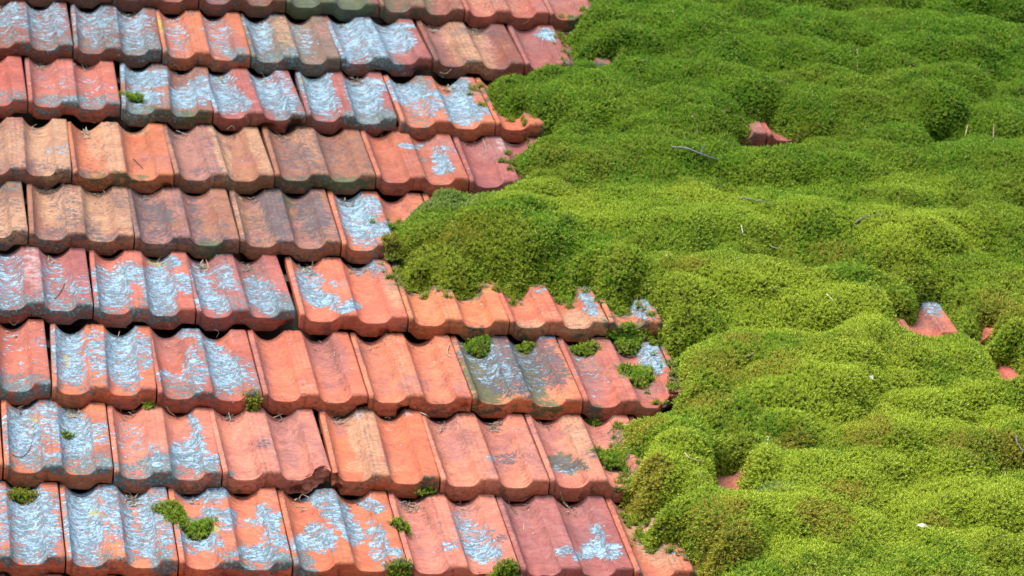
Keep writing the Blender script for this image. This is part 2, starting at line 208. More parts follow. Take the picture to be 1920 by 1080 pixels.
# ------------------------------------------------------------------ helpers
def link(o, parent=None):
    scene.collection.objects.link(o)
    if parent is not None: o.parent = parent
    return o
def tag(o, label=None, cat=None, group=None, kind=None):
    if label: o['label'] = label
    if cat: o['category'] = cat
    if group: o['group'] = group
    if kind: o['kind'] = kind
    return o
def mesh_from(name, V, Fs, smooth=True):
    me = bpy.data.meshes.new(name); me.from_pydata(V.tolist() if hasattr(V, 'tolist') else V, [], Fs)
    if smooth: me.polygons.foreach_set('use_smooth', [True] * len(me.polygons))
    me.update(); return me
def lattice(seed):
    return np.random.RandomState(seed).rand(64, 64)
def vnoise(x, y, lat):
    xi = np.floor(x).astype(int); yi = np.floor(y).astype(int); fx = x - xi; fy = y - yi
    fx = fx * fx * (3 - 2 * fx); fy = fy * fy * (3 - 2 * fy)
    a = lat[xi % 64, yi % 64]; b = lat[(xi + 1) % 64, yi % 64]; c = lat[xi % 64, (yi + 1) % 64]; d = lat[(xi + 1) % 64, (yi + 1) % 64]
    return (a * (1 - fx) + b * fx) * (1 - fy) + (c * (1 - fx) + d * fx) * fy
def fbm(x, y, seed, octaves=4, gain=.5):
    s = 0; a = 1; n = 0; lat = lattice(seed)
    for o in range(octaves):
        s = s + a * (vnoise(x * 2 ** o + 7.3 * o, y * 2 ** o + 3.1 * o, lat) - .5); n += a; a *= gain
    return s / n * 2                       # about -1..1

def seg_dist(X, Y, poly):
    """signed distance to a closed outline, positive inside"""
    P = np.array(poly); Q = np.roll(P, -1, 0); d = np.full(X.shape, 9.); ins = np.zeros(X.shape, bool)
    for (ax, ay), (bx, by) in zip(P, Q):
        ex, ey = bx - ax, by - ay; t = np.clip(((X - ax) * ex + (Y - ay) * ey) / (ex * ex + ey * ey + 1e-12), 0, 1)
        d = np.minimum(d, np.hypot(X - ax - t * ex, (Y - ay - t * ey)))
        c = ((ay > Y) != (by > Y)); xi = ax + (Y - ay) * ex / (ey if abs(ey) > 1e-9 else 1e-9); ins ^= c & (X < xi)
    return np.where(ins, d, -d)
SL = 0.037 / 0.31          # fall of a tile's ridge line towards its head
HN = 0.036                 # height of the front lip
TC = (0.202, 0.690)        # centres of the two troughs, across the tile 0..1
def sstep(a, b, x):
    t = np.clip((x - a) / (b - a), 0, 1); return t * t * (3 - 2 * t)
def trough(s, y, grooved=0.0):
    """depth of the two troughs below the ridge line at s (0..1 across), y (m up the tile)"""
    k = np.clip(y / 0.30, 0, 1)
    hw = 0.160; ex = 4.6 - 2.6 * k; dep = 0.0185 + 0.0020 * k
    d = 0 * s + 0 * y
    for c in TC:
        t = np.clip(np.abs(s - c) / hw, 0, 1)
        d = np.maximum(d, dep * (1 - t ** ex))
    return d
def ztop(s, y, grooved=0.0):
    d = trough(s, y)
    z = HN - SL * y - d
    # centre ridge: a narrow facet and two fine scored lines
    z = z - 0.0012 * sstep(.334, .345, s) * (1 - sstep(.392, .400, s))
    z = z - 0.0010 * np.exp(-((s - .400) / .006) ** 2) - 0.0008 * np.exp(-((s - .455) / .005) ** 2)
    z = z - 0.0030 * (1 - sstep(.030, .050, s))                       # lower interlock strip on the left edge
    if grooved:
        z = z + 0.0035 * np.exp(-((s - .215) / .03) ** 2) - .002 * np.exp(-((s - .43) / .02) ** 2) + .003 * np.exp(-((s - .60) / .025) ** 2)
    inn = np.clip(d / 0.019, 0, 1)
    z = z + inn * 0.0022 * np.exp(-((y - .2915) / .0035) ** 2)         # raised lip at the head of each trough
    z = z - inn * 0.003 * sstep(.2965, .306, y)                        # and the drop behind it
    z = z - 0.006 * sstep(.322, .330, y)
    z = z - 0.0016 * (sstep(.988, 1.0, s) + 1 - sstep(0, .010, s))
    r = 0.008 - 0.0068 * np.clip(d / 0.010, 0, 1)                     # rounded front edge of the ridges, crisp trough rims
    u = np.clip((r - y) / r, 0, 1)
    z = z - r * (1 - np.sqrt(np.clip(1 - u * u, 0, 1)))
    return z
def zbot(s):
    b = 0 * s
    for c in TC:
        t = np.abs(s - c) / 0.178
        b = np.maximum(b, 0.0145 * np.clip((1 - t) / .42, 0, 1) ** .85)
    return -b

def ng(mat):
    mat.use_nodes = True; nt = mat.node_tree; nt.nodes.clear(); return nt
class NT:
    """terse node building"""
    def __init__(s, nt): s.nt = nt
    def n(s, t, **kw):
        nd = s.nt.nodes.new(t)
        for k, v in kw.items():
            if k.startswith('i_'):
                k = k[2:]; nd.inputs[int(k) if k.isdigit() else k].default_value = v
            else: setattr(nd, k, v)
        return nd
    def l(s, a, b): s.nt.links.new(a, b)
    def math(s, op, a, b=None, c=None, clamp=False):
        nd = s.n('ShaderNodeMath', operation=op, use_clamp=clamp)
        for i, v in enumerate((a, b, c)):
            if v is None: continue
            if isinstance(v, (int, float)): nd.inputs[i].default_value = v
            else: s.l(v, nd.inputs[i])
        return nd.outputs[0]
    def mix(s, f, a, b, mode='MIX'):
        nd = s.n('ShaderNodeMix', data_type='RGBA', blend_type=mode)
        for sock, v in ((nd.inputs[0], f), (nd.inputs[6], a), (nd.inputs[7], b)):
            if isinstance(v, (int, float)): sock.default_value = v
            elif isinstance(v, tuple): sock.default_value = v if len(v) == 4 else (*v, 1)
            else: s.l(v, sock)
        return nd.outputs[2]
    def noise(s, vec, scale, detail=4, rough=.55, dist=0.0):
        nd = s.n('ShaderNodeTexNoise'); nd.inputs['Scale'].default_value = scale; nd.inputs['Detail'].default_value = detail
        nd.inputs['Roughness'].default_value = rough; nd.inputs['Distortion'].default_value = dist
        s.l(vec, nd.inputs['Vector']); return nd.outputs['Fac']
    def ramp(s, v, lo, hi, smooth=True):
        nd = s.n('ShaderNodeMapRange', interpolation_type='SMOOTHSTEP' if smooth else 'LINEAR')
        nd.inputs['From Min'].default_value = lo; nd.inputs['From Max'].default_value = hi; s.l(v, nd.inputs['Value']); return nd.outputs[0]
    def scale(s, vec, f):
        nd = s.n('ShaderNodeMapping'); nd.inputs['Scale'].default_value = f; s.l(vec, nd.inputs['Vector']); return nd.outputs[0]

# ------------------------------------------------------------------ clay tile material
def tile_material():
    m = bpy.data.materials.new('weathered_clay_tile'); N = NT(ng(m))
    out = N.n('ShaderNodeOutputMaterial'); bs = N.n('ShaderNodeBsdfPrincipled'); N.l(bs.outputs[0], out.inputs[0])
    tc = N.n('ShaderNodeTexCoord'); oi = N.n('ShaderNodeObjectInfo')
    off = N.n('ShaderNodeVectorMath', operation='SCALE'); N.l(oi.outputs['Location'], off.inputs[0]); off.inputs[3].default_value = 17.3
    add = N.n('ShaderNodeVectorMath', operation='ADD'); N.l(tc.outputs['Object'], add.inputs[0]); N.l(off.outputs[0], add.inputs[1]); P = add.outputs[0]
    def att(nm):
        a = N.n('ShaderNodeAttribute', attribute_name=nm); sp = N.n('ShaderNodeSeparateColor'); N.l(a.outputs['Color'], sp.inputs[0]); return sp.outputs
    A, B, C = att('growth'), att('weather'), att('bloom')
    lay = N.scale(P, (0.85, 1.0, 1.3))          # flakes run across the tile
    n1 = N.noise(lay, 60, 6, .68, .1); n2 = N.noise(P, 22, 5, .6, .6); n3 = N.noise(P, 230, 4, .7); n4 = N.noise(lay, 150, 5, .7, .15)
    nb = N.noise(P, 7, 3, .5); fine = N.noise(P, 700, 2, .6)
    # fired clay, with patchy bloom and small pits
    base = oi.outputs['Color']
    col = N.mix(N.ramp(n2, .38, .68), base, N.mix(1.0, base, (1.16, .98, .92), 'MULTIPLY'))
    col = N.mix(N.math('MULTIPLY', N.ramp(nb, .45, .7), .35), col, N.mix(1.0, base, (.86, .86, .92), 'MULTIPLY'))
    col = N.mix(N.math('MULTIPLY', N.ramp(n3, .55, .75), .22), col, N.mix(1.0, base, (.62, .58, .6), 'MULTIPLY'))
    streak = N.noise(N.scale(P, (180, 14, 60)), 1, 4, .6)
    col = N.mix(N.math('MULTIPLY', N.ramp(streak, .5, .75), .20), col, N.mix(1.0, base, (1.25, 1.2, 1.1), 'MULTIPLY'))
    def layer(dens, noise, gain, lo, hi):       # where density plus broken noise passes the threshold
        v = N.math('ADD', dens, N.math('MULTIPLY', N.math('SUBTRACT', noise, .5), gain)); return N.math('MULTIPLY', N.ramp(v, lo, hi), N.math('GREATER_THAN', dens, .015))
    mm = layer(C[0], N.math('ADD', N.math('MULTIPLY', n2, .5), N.math('MULTIPLY', n4, .5)), 2.6, .22, .62)
    col = N.mix(N.math('MULTIPLY', mm, .75), col, (.27, .125, .115))
    tt = layer(B[1], n4, 2.2, .30, .62)
    col = N.mix(N.math('MULTIPLY', tt, .80), col, N.mix(n3, (.36, .20, .110), (.47, .30, .18)))
    ww = layer(C[1], n1, 2.0, .2, .8)
    col = N.mix(N.math('MULTIPLY', ww, .65), col, (.46, .42, .41))
    gg = layer(B[0], N.math('ADD', N.math('MULTIPLY', n4, .4), N.math('MULTIPLY', n1, .6)), 3.0, .32, .62)
    col = N.mix(N.math('MULTIPLY', gg, .85), col, N.mix(n4, (.026, .055, .018), (.075, .16, .075)))
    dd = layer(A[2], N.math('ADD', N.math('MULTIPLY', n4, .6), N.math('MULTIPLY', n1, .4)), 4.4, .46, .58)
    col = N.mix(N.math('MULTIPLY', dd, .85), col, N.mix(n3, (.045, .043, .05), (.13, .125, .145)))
    # dirt lodged in the corners of the troughs, and a grain of soot and sand over everything
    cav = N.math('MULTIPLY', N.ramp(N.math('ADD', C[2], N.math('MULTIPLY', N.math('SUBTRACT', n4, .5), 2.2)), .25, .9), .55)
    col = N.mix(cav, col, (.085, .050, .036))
    col = N.mix(1.0, col, N.mix(N.ramp(N.noise(lay, 95, 6, .8), .36, .64), (.80, .77, .76), (1.12, 1.12, 1.10)), 'MULTIPLY')
    col = N.mix(1.0, col, N.mix(N.ramp(N.noise(P, 13, 4, .6, .8), .40, .60), (.86, .82, .84), (1.05, 1.05, 1.03)), 'MULTIPLY')
    ve = N.n('ShaderNodeTexVoronoi', feature='DISTANCE_TO_EDGE'); ve.inputs['Scale'].default_value = 42; N.l(N.scale(P, (1.0, 1.5, 1.5)), ve.inputs['Vector'])
    crz = N.math('MULTIPLY', N.math('SUBTRACT', 1, N.ramp(N.math('ADD', ve.outputs['Distance'], N.math('MULTIPLY', N.math('SUBTRACT', n4, .5), .12)), .0, .035)), N.ramp(B[1], .1, .6))
    col = N.mix(N.math('MULTIPLY', crz, .6), col, (.10, .05, .035))
    # leafy grey-green lichen
    vk = N.n('ShaderNodeTexVoronoi', feature='F1'); vk.inputs['Scale'].default_value = 150; N.l(P, vk.inputs['Vector'])
    kk = layer(A[1], N.math('ADD', N.math('MULTIPLY', n1, .5), N.math('MULTIPLY', n3, .5)), 5.4, .62, .70)
    kcol = N.mix(N.ramp(vk.outputs['Distance'], .1, .6), (.20, .27, .27), (.055, .085, .075))
    kcol = N.mix(N.math('MULTIPLY', n2, .5), kcol, (.24, .33, .37))
    col = N.mix(kk, col, kcol)
    # pale blue-grey crust in flakes
    wob = N.n('ShaderNodeTexNoise'); wob.inputs['Scale'].default_value = 120; wob.inputs['Detail'].default_value = 3; N.l(P, wob.inputs['Vector'])
    wv = N.n('ShaderNodeVectorMath', operation='SCALE'); N.l(wob.outputs['Color'], wv.inputs[0]); wv.inputs[3].default_value = .010
    wa = N.n('ShaderNodeVectorMath', operation='ADD'); N.l(N.scale(P, (.7, 1.25, 1.4)), wa.inputs[0]); N.l(wv.outputs[0], wa.inputs[1])
    f1 = N.n('ShaderNodeTexVoronoi', feature='F1'); f1.inputs['Scale'].default_value = 120; N.l(wa.outputs[0], f1.inputs['Vector'])
    f2 = N.n('ShaderNodeTexVoronoi', feature='DISTANCE_TO_EDGE'); f2.inputs['Scale'].default_value = 120; N.l(wa.outputs[0], f2.inputs['Vector']); fl_edge = f2.outputs['Distance']
    fs = N.n('ShaderNodeSeparateColor'); N.l(f1.outputs['Color'], fs.inputs[0])
    lfilm = N.math('MULTIPLY', N.ramp(N.math('ADD', A[0], N.math('MULTIPLY', N.math('SUBTRACT', n1, .5), 2.4)), .30, .75), N.math('GREATER_THAN', A[0], .015))
    col = N.mix(N.math('MULTIPLY', lfilm, .38), col, (.20, .23, .255))
    ll = layer(A[0], N.math('ADD', N.math('ADD', N.math('MULTIPLY', n4, .40), N.math('MULTIPLY', n1, .45)), N.math('ADD', N.math('MULTIPLY', fs.outputs[0], .15), 0)), 4.2, .54, .63)
    crack = N.math('MULTIPLY', N.math('MAXIMUM', N.ramp(fl_edge, .01, .09), N.math('MULTIPLY', N.ramp(n2, .44, .58), .85)), N.ramp(n3, .36, .48))
    lcol = N.mix(crack, (.085, .12, .14), N.mix(N.ramp(N.math('ADD', N.math('MULTIPLY', n1, .5), N.math('ADD', N.math('MULTIPLY', n3, .3), N.math('MULTIPLY', fs.outputs[1], .2))), .40, .60), (.13, .21, .25), (.30, .455, .555)))
    col = N.mix(ll, col, lcol)
    # stray specks of lichen everywhere
    vs = N.n('ShaderNodeTexVoronoi', feature='F1'); vs.inputs['Scale'].default_value = 95; vs.inputs['Randomness'].default_value = 1; N.l(P, vs.inputs['Vector'])
    sepc = N.n('ShaderNodeSeparateColor'); N.l(vs.outputs['Color'], sepc.inputs[0])
    spk = N.math('MULTIPLY', N.math('LESS_THAN', vs.outputs['Distance'], N.math('MULTIPLY', sepc.outputs[1], .16)), N.math('GREATER_THAN', sepc.outputs[0], N.math('SUBTRACT', .86, N.math('MULTIPLY', A[0], .8))))
    col = N.mix(spk, col, (.34, .46, .53))
    vp = N.n('ShaderNodeTexVoronoi', feature='F1'); vp.inputs['Scale'].default_value = 70; N.l(N.scale(P, (1.0, 1.3, 1.3)), vp.inputs['Vector'])
    sp2 = N.n('ShaderNodeSeparateColor'); N.l(vp.outputs['Color'], sp2.inputs[0])
    pit = N.math('MULTIPLY', N.math('LESS_THAN', vp.outputs['Distance'], N.math('MULTIPLY', sp2.outputs[1], .13)), N.math('GREATER_THAN', sp2.outputs[0], .80))
    col = N.mix(N.math('MULTIPLY', pit, .8), col, (.05, .03, .03))
    yy = layer(B[2], n4, 4.4, .50, .62)
    col = N.mix(yy, col, (.36, .33, .07))
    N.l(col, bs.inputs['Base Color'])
    bs.inputs['Roughness'].default_value = .82; bs.inputs['Specular IOR Level'].default_value = .35
    h = N.math('MULTIPLY', ll, N.math('ADD', N.math('MULTIPLY', crack, .5), .6))
    h = N.math('ADD', h, N.math('MULTIPLY', kk, N.math('SUBTRACT', 1.6, N.math('MULTIPLY', vk.outputs['Distance'], 1.5))))
    h = N.math('ADD', h, N.math('MULTIPLY', n3, .35)); h = N.math('ADD', h, N.math('MULTIPLY', n1, .5)); h = N.math('SUBTRACT', h, N.math('MULTIPLY', pit, .8))
    h = N.math('ADD', h, N.math('MULTIPLY', fine, .12))
    # hairline firing cracks along the front lip
    fc = N.noise(N.scale(P, (9, 30, 170)), 1, 3, .5, .4)
    h = N.math('SUBTRACT', h, N.math('MULTIPLY', N.math('SUBTRACT', 1, N.ramp(N.math('ABSOLUTE', N.math('SUBTRACT', fc, .5)), 0, .012)), .7))
    bp = N.n('ShaderNodeBump'); bp.inputs['Strength'].default_value = .8; bp.inputs['Distance'].default_value = .0012
    N.l(h, bp.inputs['Height']); N.l(bp.outputs[0], bs.inputs['Normal'])
    return m
TILE_MAT = tile_material()
def simple_mat(name, c1, c2, scale, rough=.9, bump=.3, dist=.002):
    m = bpy.data.materials.new(name); N = NT(ng(m)); out = N.n('ShaderNodeOutputMaterial'); bs = N.n('ShaderNodeBsdfPrincipled'); N.l(bs.outputs[0], out.inputs[0])
    tc = N.n('ShaderNodeTexCoord'); n = N.noise(tc.outputs['Object'], scale, 5, .6); N.l(N.mix(N.ramp(n, .35, .65), c1, c2), bs.inputs['Base Color'])
    bs.inputs['Roughness'].default_value = rough; bp = N.n('ShaderNodeBump'); bp.inputs['Strength'].default_value = bump; bp.inputs['Distance'].default_value = dist
    N.l(n, bp.inputs['Height']); N.l(bp.outputs[0], bs.inputs['Normal']); return m
DECK_MAT = simple_mat('old_roof_boards', (.05, .035, .025), (.09, .065, .045), 12)
GROUND_MAT = simple_mat('yard_grass', (.035, .06, .02), (.07, .10, .035), 3)
SOIL_MAT = simple_mat('moss_soil', (.012, .014, .006), (.030, .032, .010), 60)

# ------------------------------------------------------------------ ground below and the roof
bm = bmesh.new(); bmesh.ops.create_grid(bm, x_segments=2, y_segments=2, size=150)
me = bpy.data.meshes.new('ground'); bm.to_mesh(me); bm.free(); me.materials.append(GROUND_MAT)
tag(link(bpy.data.objects.new('ground', me)), kind='structure')

roof = bpy.data.objects.new('tiled_roof', None); link(roof); roof.matrix_world = ROOF_M
tag(roof, 'old pitched roof of double trough terracotta tiles, lichened on the left and mossed over on the right', 'roof')
def slab(name, x0, x1, y0, y1, z0, z1, mat):
    V = [(x, y, z) for z in (z0, z1) for y in (y0, y1) for x in (x0, x1)]
    me = mesh_from(name, V, [(0, 2, 3, 1), (4, 5, 7, 6), (0, 1, 5, 4), (2, 6, 7, 3), (0, 4, 6, 2), (1, 3, 7, 5)], False)
    me.materials.append(mat); return link(bpy.data.objects.new(name, me), roof)
slab('roof_deck', -1.2, 3.4, -1.0, 3.0, -.075, -.055, DECK_MAT)
for r in range(-3, 10):
    slab('batten', -1.2, 3.4, r * .31 + .262, r * .31 + .292, -.054, -.030, DECK_MAT)

# growth and weathering seen on each tile: base clay, then patches (kind, across 0..1, up the visible face 0..1, half sizes, amount)
# kinds: L pale lichen crust, K grey-green leafy lichen, D black film, G green algae, T sandy weathering, Y yellow lichen, M mauve bloom
STAINS = {
('Z', .5): ('B', 'K.5.5.5.4.6'), ('Z', 1.5): ('B', 'K.4.7.4.3.7 L.6.8.2.2.6'), ('Z', 2.5): ('B', 'K.5.6.5.4.7 L.7.8.2.3.7 G.8.1.3.1.4'),
('Z', 3.5): ('B', 'G.4.1.5.3.9 K.2.4.2.2.4 G.6.5.5.3.6 T.5.4.4.2.4'), ('Z', 4.5): ('B', 'G.3.2.4.4.5 T.5.4.4.2.4'), ('Z', 5.5): ('R', 'T.4.4.4.3.4 M.6.5.3.3.4'), ('Z', 6.5): ('R', 'D.2.5.2.3.3 M.2.5.3.3.5'),
('A', 0.): ('B', 'L.2.7.3.3.7 L.7.6.3.3.65 K.5.4.5.3.6 K.8.2.3.15.7'), ('A', 1.): ('B', 'L.2.65.22.35.62 L.68.6.22.35.68 K.4.6.2.35.7 K.8.25.3.2.8 K.3.3.4.12.7 K.5.9.4.15.5'),
('A', 2.): ('O', 'L.2.5.15.3.5 L.68.5.15.35.55 K.85.2.16.12.85 K.08.12.2.12.6 K.5.08.1.08.5 Y.04.6.04.14.6 K.45.9.3.1.4'),
('A', 3.): ('N', 'L.18.65.13.35.8 L.66.5.13.3.5 K.1.15.3.2.7 K.45.2.15.15.8 K.3.95.15.12.9 G.3.4.5.3.35 T.5.6.2.4.5'),
('A', 4.): ('P', 'L.28.8.2.22.95 L.12.45.2.35.78 L.45.6.16.22.95 L.35.4.25.2.8 L.66.5.15.2.95 L.88.72.16.05.95 L.78.5.14.18.85 K.45.12.22.16.9 K.3.2.2.15.5'),
('A', 5.): ('B', 'M.2.6.15.3.5 D.25.7.12.25.25 T.5.5.25.5.6 T.15.1.4.15.3 M.7.6.15.3.5 Y.7.6.05.02.7'),
('A', 6.): ('P', 'L.42.66.1.1.95 M.2.6.2.3.5 D.2.5.15.2.2'),
('B', -.5): ('R', 'K.7.25.5.12.7'), ('B', .5): ('R', 'K.5.2.45.12.85 K.2.1.2.1.6 L.5.4.4.3.3 K.95.15.1.2.6'),
('B', 1.5): ('T', 'L.12.75.16.2.85 L.3.6.25.12.9 L.2.35.25.12.9 L.68.35.16.14.95 L.9.5.12.2.85 L.45.7.1.1.7 D.75.6.2.4.55 D.3.9.25.12.8 K.1.15.2.2.9 K.4.15.3.15.6 G.5.08.6.15.6 L.7.8.1.1.5'),
('B', 2.5): ('P', 'L.18.6.17.35.85 L.2.35.2.15.9 L.75.45.2.2.9 L.68.6.15.3.7 K.85.25.25.2.8 L.9.7.1.15.6 K.3.45.1.2.4'),
('B', 3.5): ('P', 'L.2.6.18.4.95 L.7.5.18.25.95 K.6.55.1.3.6 L.9.7.12.1.8 K.75.2.35.16.95 K.15.2.2.1.6 L.15.85.15.1.8 Y.08.7.04.05.6'),
('B', 4.5): ('O', 'L.2.65.2.2.9 K.4.8.15.15.75 L.5.6.12.08.9 L.7.4.18.2.98 L.82.7.1.25.9 K.75.75.1.2.6 L.95.4.05.05.8 K.15.15.2.15.5 L.3.4.15.12.6 L.45.45.12.05.8'),
('B', 5.5): ('O', 'D.25.5.14.12.35'), ('B', 7.5): ('R', 'D.7.1.4.2.4 M.8.3.3.3.6'), ('B', 8.5): ('R', ''),
('C', 0.): ('T', 'T.4.5.4.3.6 M.5.5.4.4.5 T.8.6.2.5.9 D.1.6.3.4.4 L.85.45.15.06.45 D.5.2.6.1.45 T.9.3.3.2.6'), ('C', 1.): ('O', 'T.42.6.12.5.8 T.3.6.1.3.6 T.7.8.15.1.6 D.25.45.15.15.3 D.1.2.2.1.4 G.3.1.5.1.5 M.85.3.2.2.4'),
('C', 2.): ('T', 'M.3.5.3.4.6 T.55.6.08.5.9 D.45.6.15.3.3 D.35.22.3.06.5 M.7.6.2.3.4 T.95.6.1.4.7'), ('C', 3.): ('T', 'D.25.45.2.25.55 D.6.6.12.4.5 D.7.5.15.3.4 T.4.6.15.3.5 G.5.08.6.1.6 O.5.3.3.1.5'),
('C', 4.): ('R', 'L.5.62.16.05.9 L.8.42.08.12.95 L.72.3.06.06.8 L.9.6.1.03.8 L.62.45.06.03.6 M.5.3.3.2.3'), ('C', 5.): ('P', 'M.35.7.2.25.6 D.3.8.15.1.2 W.55.8.1.2.5'), ('C', 8.): ('P', 'D.5.8.4.3.5 L.6.9.1.1.8'),
('D', -.5): ('T', 'D.5.7.5.4.5 K.9.8.15.15.5 T.8.3.4.3.7'), ('D', .5): ('T', 'D.5.18.45.07.6 T.3.6.2.4.7 D.38.65.12.5.5 T.65.5.15.4.8 M.2.5.1.3.4 D.6.3.1.06.5 G.4.08.6.1.3 T.9.6.15.4.6 K.95.3.1.1.3'),
('D', 1.5): ('T', 'D.6.18.4.07.55 D.1.6.12.35.7 D.3.5.1.15.8 D.5.6.1.4.4 D.62.5.1.3.5 M.5.7.3.3.5 D.15.28.3.08.6 M.4.15.5.15.6 G.7.06.2.1.7 O.7.6.1.3.4'), ('D', 2.5): ('T', 'D.42.65.14.5.85 D.8.6.15.4.75 D.7.4.25.2.5 G.6.75.12.2.6 G.65.5.15.2.4 D.2.4.2.3.45 M.4.15.5.15.5 D.3.22.4.06.5 T.05.6.06.4.6'),
('D', 3.5): ('O', 'L.25.55.17.35.98 L.28.85.12.12.95 L.5.35.14.12.9 L.42.7.1.1.8 L.55.2.1.1.8 K.4.1.25.12.5 D.75.95.2.1.4'), ('D', 4.5): ('O', ''),
('E', -1.): ('R', ''), ('E', 0.): ('P', 'L.15.5.2.35.65 L.62.45.14.3.55 L.85.4.2.15.5 K.5.15.6.14.8 W.45.7.1.4.5'), ('E', 1.): ('R', 'L.2.4.18.22.9 L.4.6.14.12.9 L.68.4.16.25.97 L.78.75.14.1.85 L.05.6.08.1.6 L.92.5.1.12.8 K.1.18.2.12.8 K.6.15.25.14.8 K.4.25.2.1.4 Y.68.72.08.03.6'),
('E', 2.): ('P', 'L.15.5.12.25.7 L.2.28.18.1.85 L.4.6.1.12.7 L.42.45.12.06.7 L.72.38.14.2.85 K.68.5.15.3.5 K.9.22.18.14.95 K.5.2.2.14.6 D.3.7.25.25.35 K.3.9.25.08.6 M.4.6.5.4.5'),
('E', 3.): ('O', 'L.18.55.14.22.85 L.22.4.15.12.98 L.08.95.1.12.6 L.45.3.14.06.95 L.7.8.05.12.85 L.85.8.1.08.8 K.85.75.12.12.6 T.93.5.08.2.6 L.45.6.1.05.5'), ('E', 4.): ('O', 'L.28.88.18.14.98 L.2.7.12.08.9 L.6.75.06.12.7 L.72.5.07.05.9 L.75.85.04.06.7 M.2.5.12.2.35 L.9.95.06.04.5'),
('E', 5.): ('O', 'L.9.42.07.14.95 M.2.6.12.25.4 L.45.55.08.03.7 T.85.15.25.18.95 T.4.1.4.06.6 D.8.15.2.1.25 G.5.05.5.08.3'), ('E', 6.): ('O', 'L.2.5.16.06.9 L.35.4.2.05.85 L.5.6.14.2.8 L.55.85.1.1.8 L.6.45.08.1.8 L.4.3.1.05.9'),
('E', 8.): ('R', 'L.25.6.2.1.5'), ('E', 9.): ('R', 'L.4.8.16.14.95 L.55.6.16.1.9 L.4.5.1.1.7 L.1.9.1.1.8'), ('F', 9.5): ('R', 'L.5.8.4.1.5'),
('F', -.5): ('R', 'K.5.15.7.14.85 L.8.5.3.3.25'), ('F', .5): ('O', 'L.17.6.17.36.93 L.7.6.17.38.95 L.45.55.1.25.7 L.92.6.1.2.7 L.05.75.08.2.6 K.4.2.5.08.6 L.8.9.12.06.9 K.12.9.1.06.7 Y.15.45.04.04.7'),
('F', 1.5): ('R', 'M.2.75.16.25.5 L.6.75.12.25.8 L.7.45.16.25.96 L.4.85.12.08.8 L.42.45.1.2.75 L.2.33.2.05.75 L.9.4.15.15.45 K.25.2.2.12.7 K.6.2.3.1.5 D.72.85.12.1.35 K.9.3.1.1.4'), ('F', 2.5): ('O', 'D.2.93.12.06.5 M.72.6.18.35.6 D.8.6.06.3.2 M.2.6.1.3.3 D.6.1.4.1.2'),
('F', 3.5): ('O', 'M.7.7.1.2.3 T.4.5.1.4.35 D.15.6.1.3.12'), ('F', 4.5): ('O', 'G.18.45.17.36.9 G.62.5.13.36.9 G.4.3.3.1.6 D.42.62.16.38.98 D.8.62.16.3.85 D.3.35.14.14.7 D.1.8.08.15.6 D.6.35.12.12.6 L.28.6.14.3.45 K.5.5.4.3.5 L.15.7.12.15.4 L.35.93.12.06.95 L.8.92.2.07.98 W.8.92.2.07.6 G.15.08.16.12.55 G.68.08.16.12.6 D.2.05.12.06.4 D.5.3.15.1.6 T.5.22.5.06.5 L.6.55.15.3.3 D.92.75.1.12.5 L.42.5.04.08.7'),
('F', 5.5): ('R', 'M.2.5.14.3.65 G.2.5.12.12.4 L.18.5.14.3.25 L.88.8.1.2.85 L.78.85.05.2.85 L.85.6.1.06.9 M.7.3.16.1.6'), ('F', 6.5): ('R', ''),
('G', -1.): ('O', ''), ('G', 0.): ('O', 'L.18.5.17.28.93 L.25.75.1.1.7 L.68.5.17.26.97 L.45.65.12.2.75 L.9.55.12.12.7 L.62.3.1.06.7 K.5.2.5.1.8 L.48.3.1.05.85 K.9.22.14.1.9 Y.3.65.04.03.6'), ('G', 1.): ('S', 'L.72.35.16.15.95 L.82.6.05.18.85 L.9.35.12.05.85 L.15.5.15.2.4 K.45.2.22.18.95 L.42.3.1.05.8 K.85.28.16.08.9 K.1.14.2.14.7 K.85.14.2.1.5 L.4.42.08.04.6'),
('G', 2.): ('S', 'M.72.7.16.3.65 M.2.85.16.14.5 M.7.35.1.1.7 K.08.16.05.05.8 D.42.48.06.03.6'), ('G', 3.): ('O', 'T.38.6.14.45.85 W.3.88.12.1.7 T.62.85.12.12.6 W.65.6.12.08.2 D.6.55.06.03.15 T.4.25.3.05.5 W.85.88.1.08.5'),
('G', 4.): ('S', 'M.25.6.14.3.5 D.73.4.08.05.65 L.55.4.08.03.85 D.7.88.14.06.45 M.7.6.12.3.45 T.42.7.12.3.25 M.92.5.1.3.3'), ('G', 5.): ('S', 'D.22.35.15.08.7 G.22.35.15.1.8 L.2.28.14.05.45 M.2.6.14.25.35 T.42.6.1.3.6 D.45.42.05.02.7'), ('G', 6.): ('R', 'D.5.6.4.3.45 M.5.5.4.4.6'),
('H', -.5): ('O', 'L.75.5.2.35.95 L.5.6.15.3.7 K.5.2.5.1.8 L.95.6.05.2.5'), ('H', .5): ('O', 'L.18.55.17.38.98 L.7.5.17.1.6 L.62.5.06.3.85 L.78.6.08.35.92 L.68.3.16.07.92 L.45.65.13.3.8 L.93.6.1.35.75 K.3.18.3.08.7 K.88.15.12.12.95 Y.3.6.05.03.7'), ('H', 1.5): ('O', 'L.2.35.18.1.95 L.3.8.2.1.85 L.5.85.15.08.9 L.45.6.16.06.9 L.88.6.1.1.9 L.7.5.18.05.5 L.7.25.18.05.98 L.9.4.12.1.75 K.9.2.16.12.9 K.55.2.2.12.8 L.3.5.3.1.5 Y.35.45.04.04.7'),
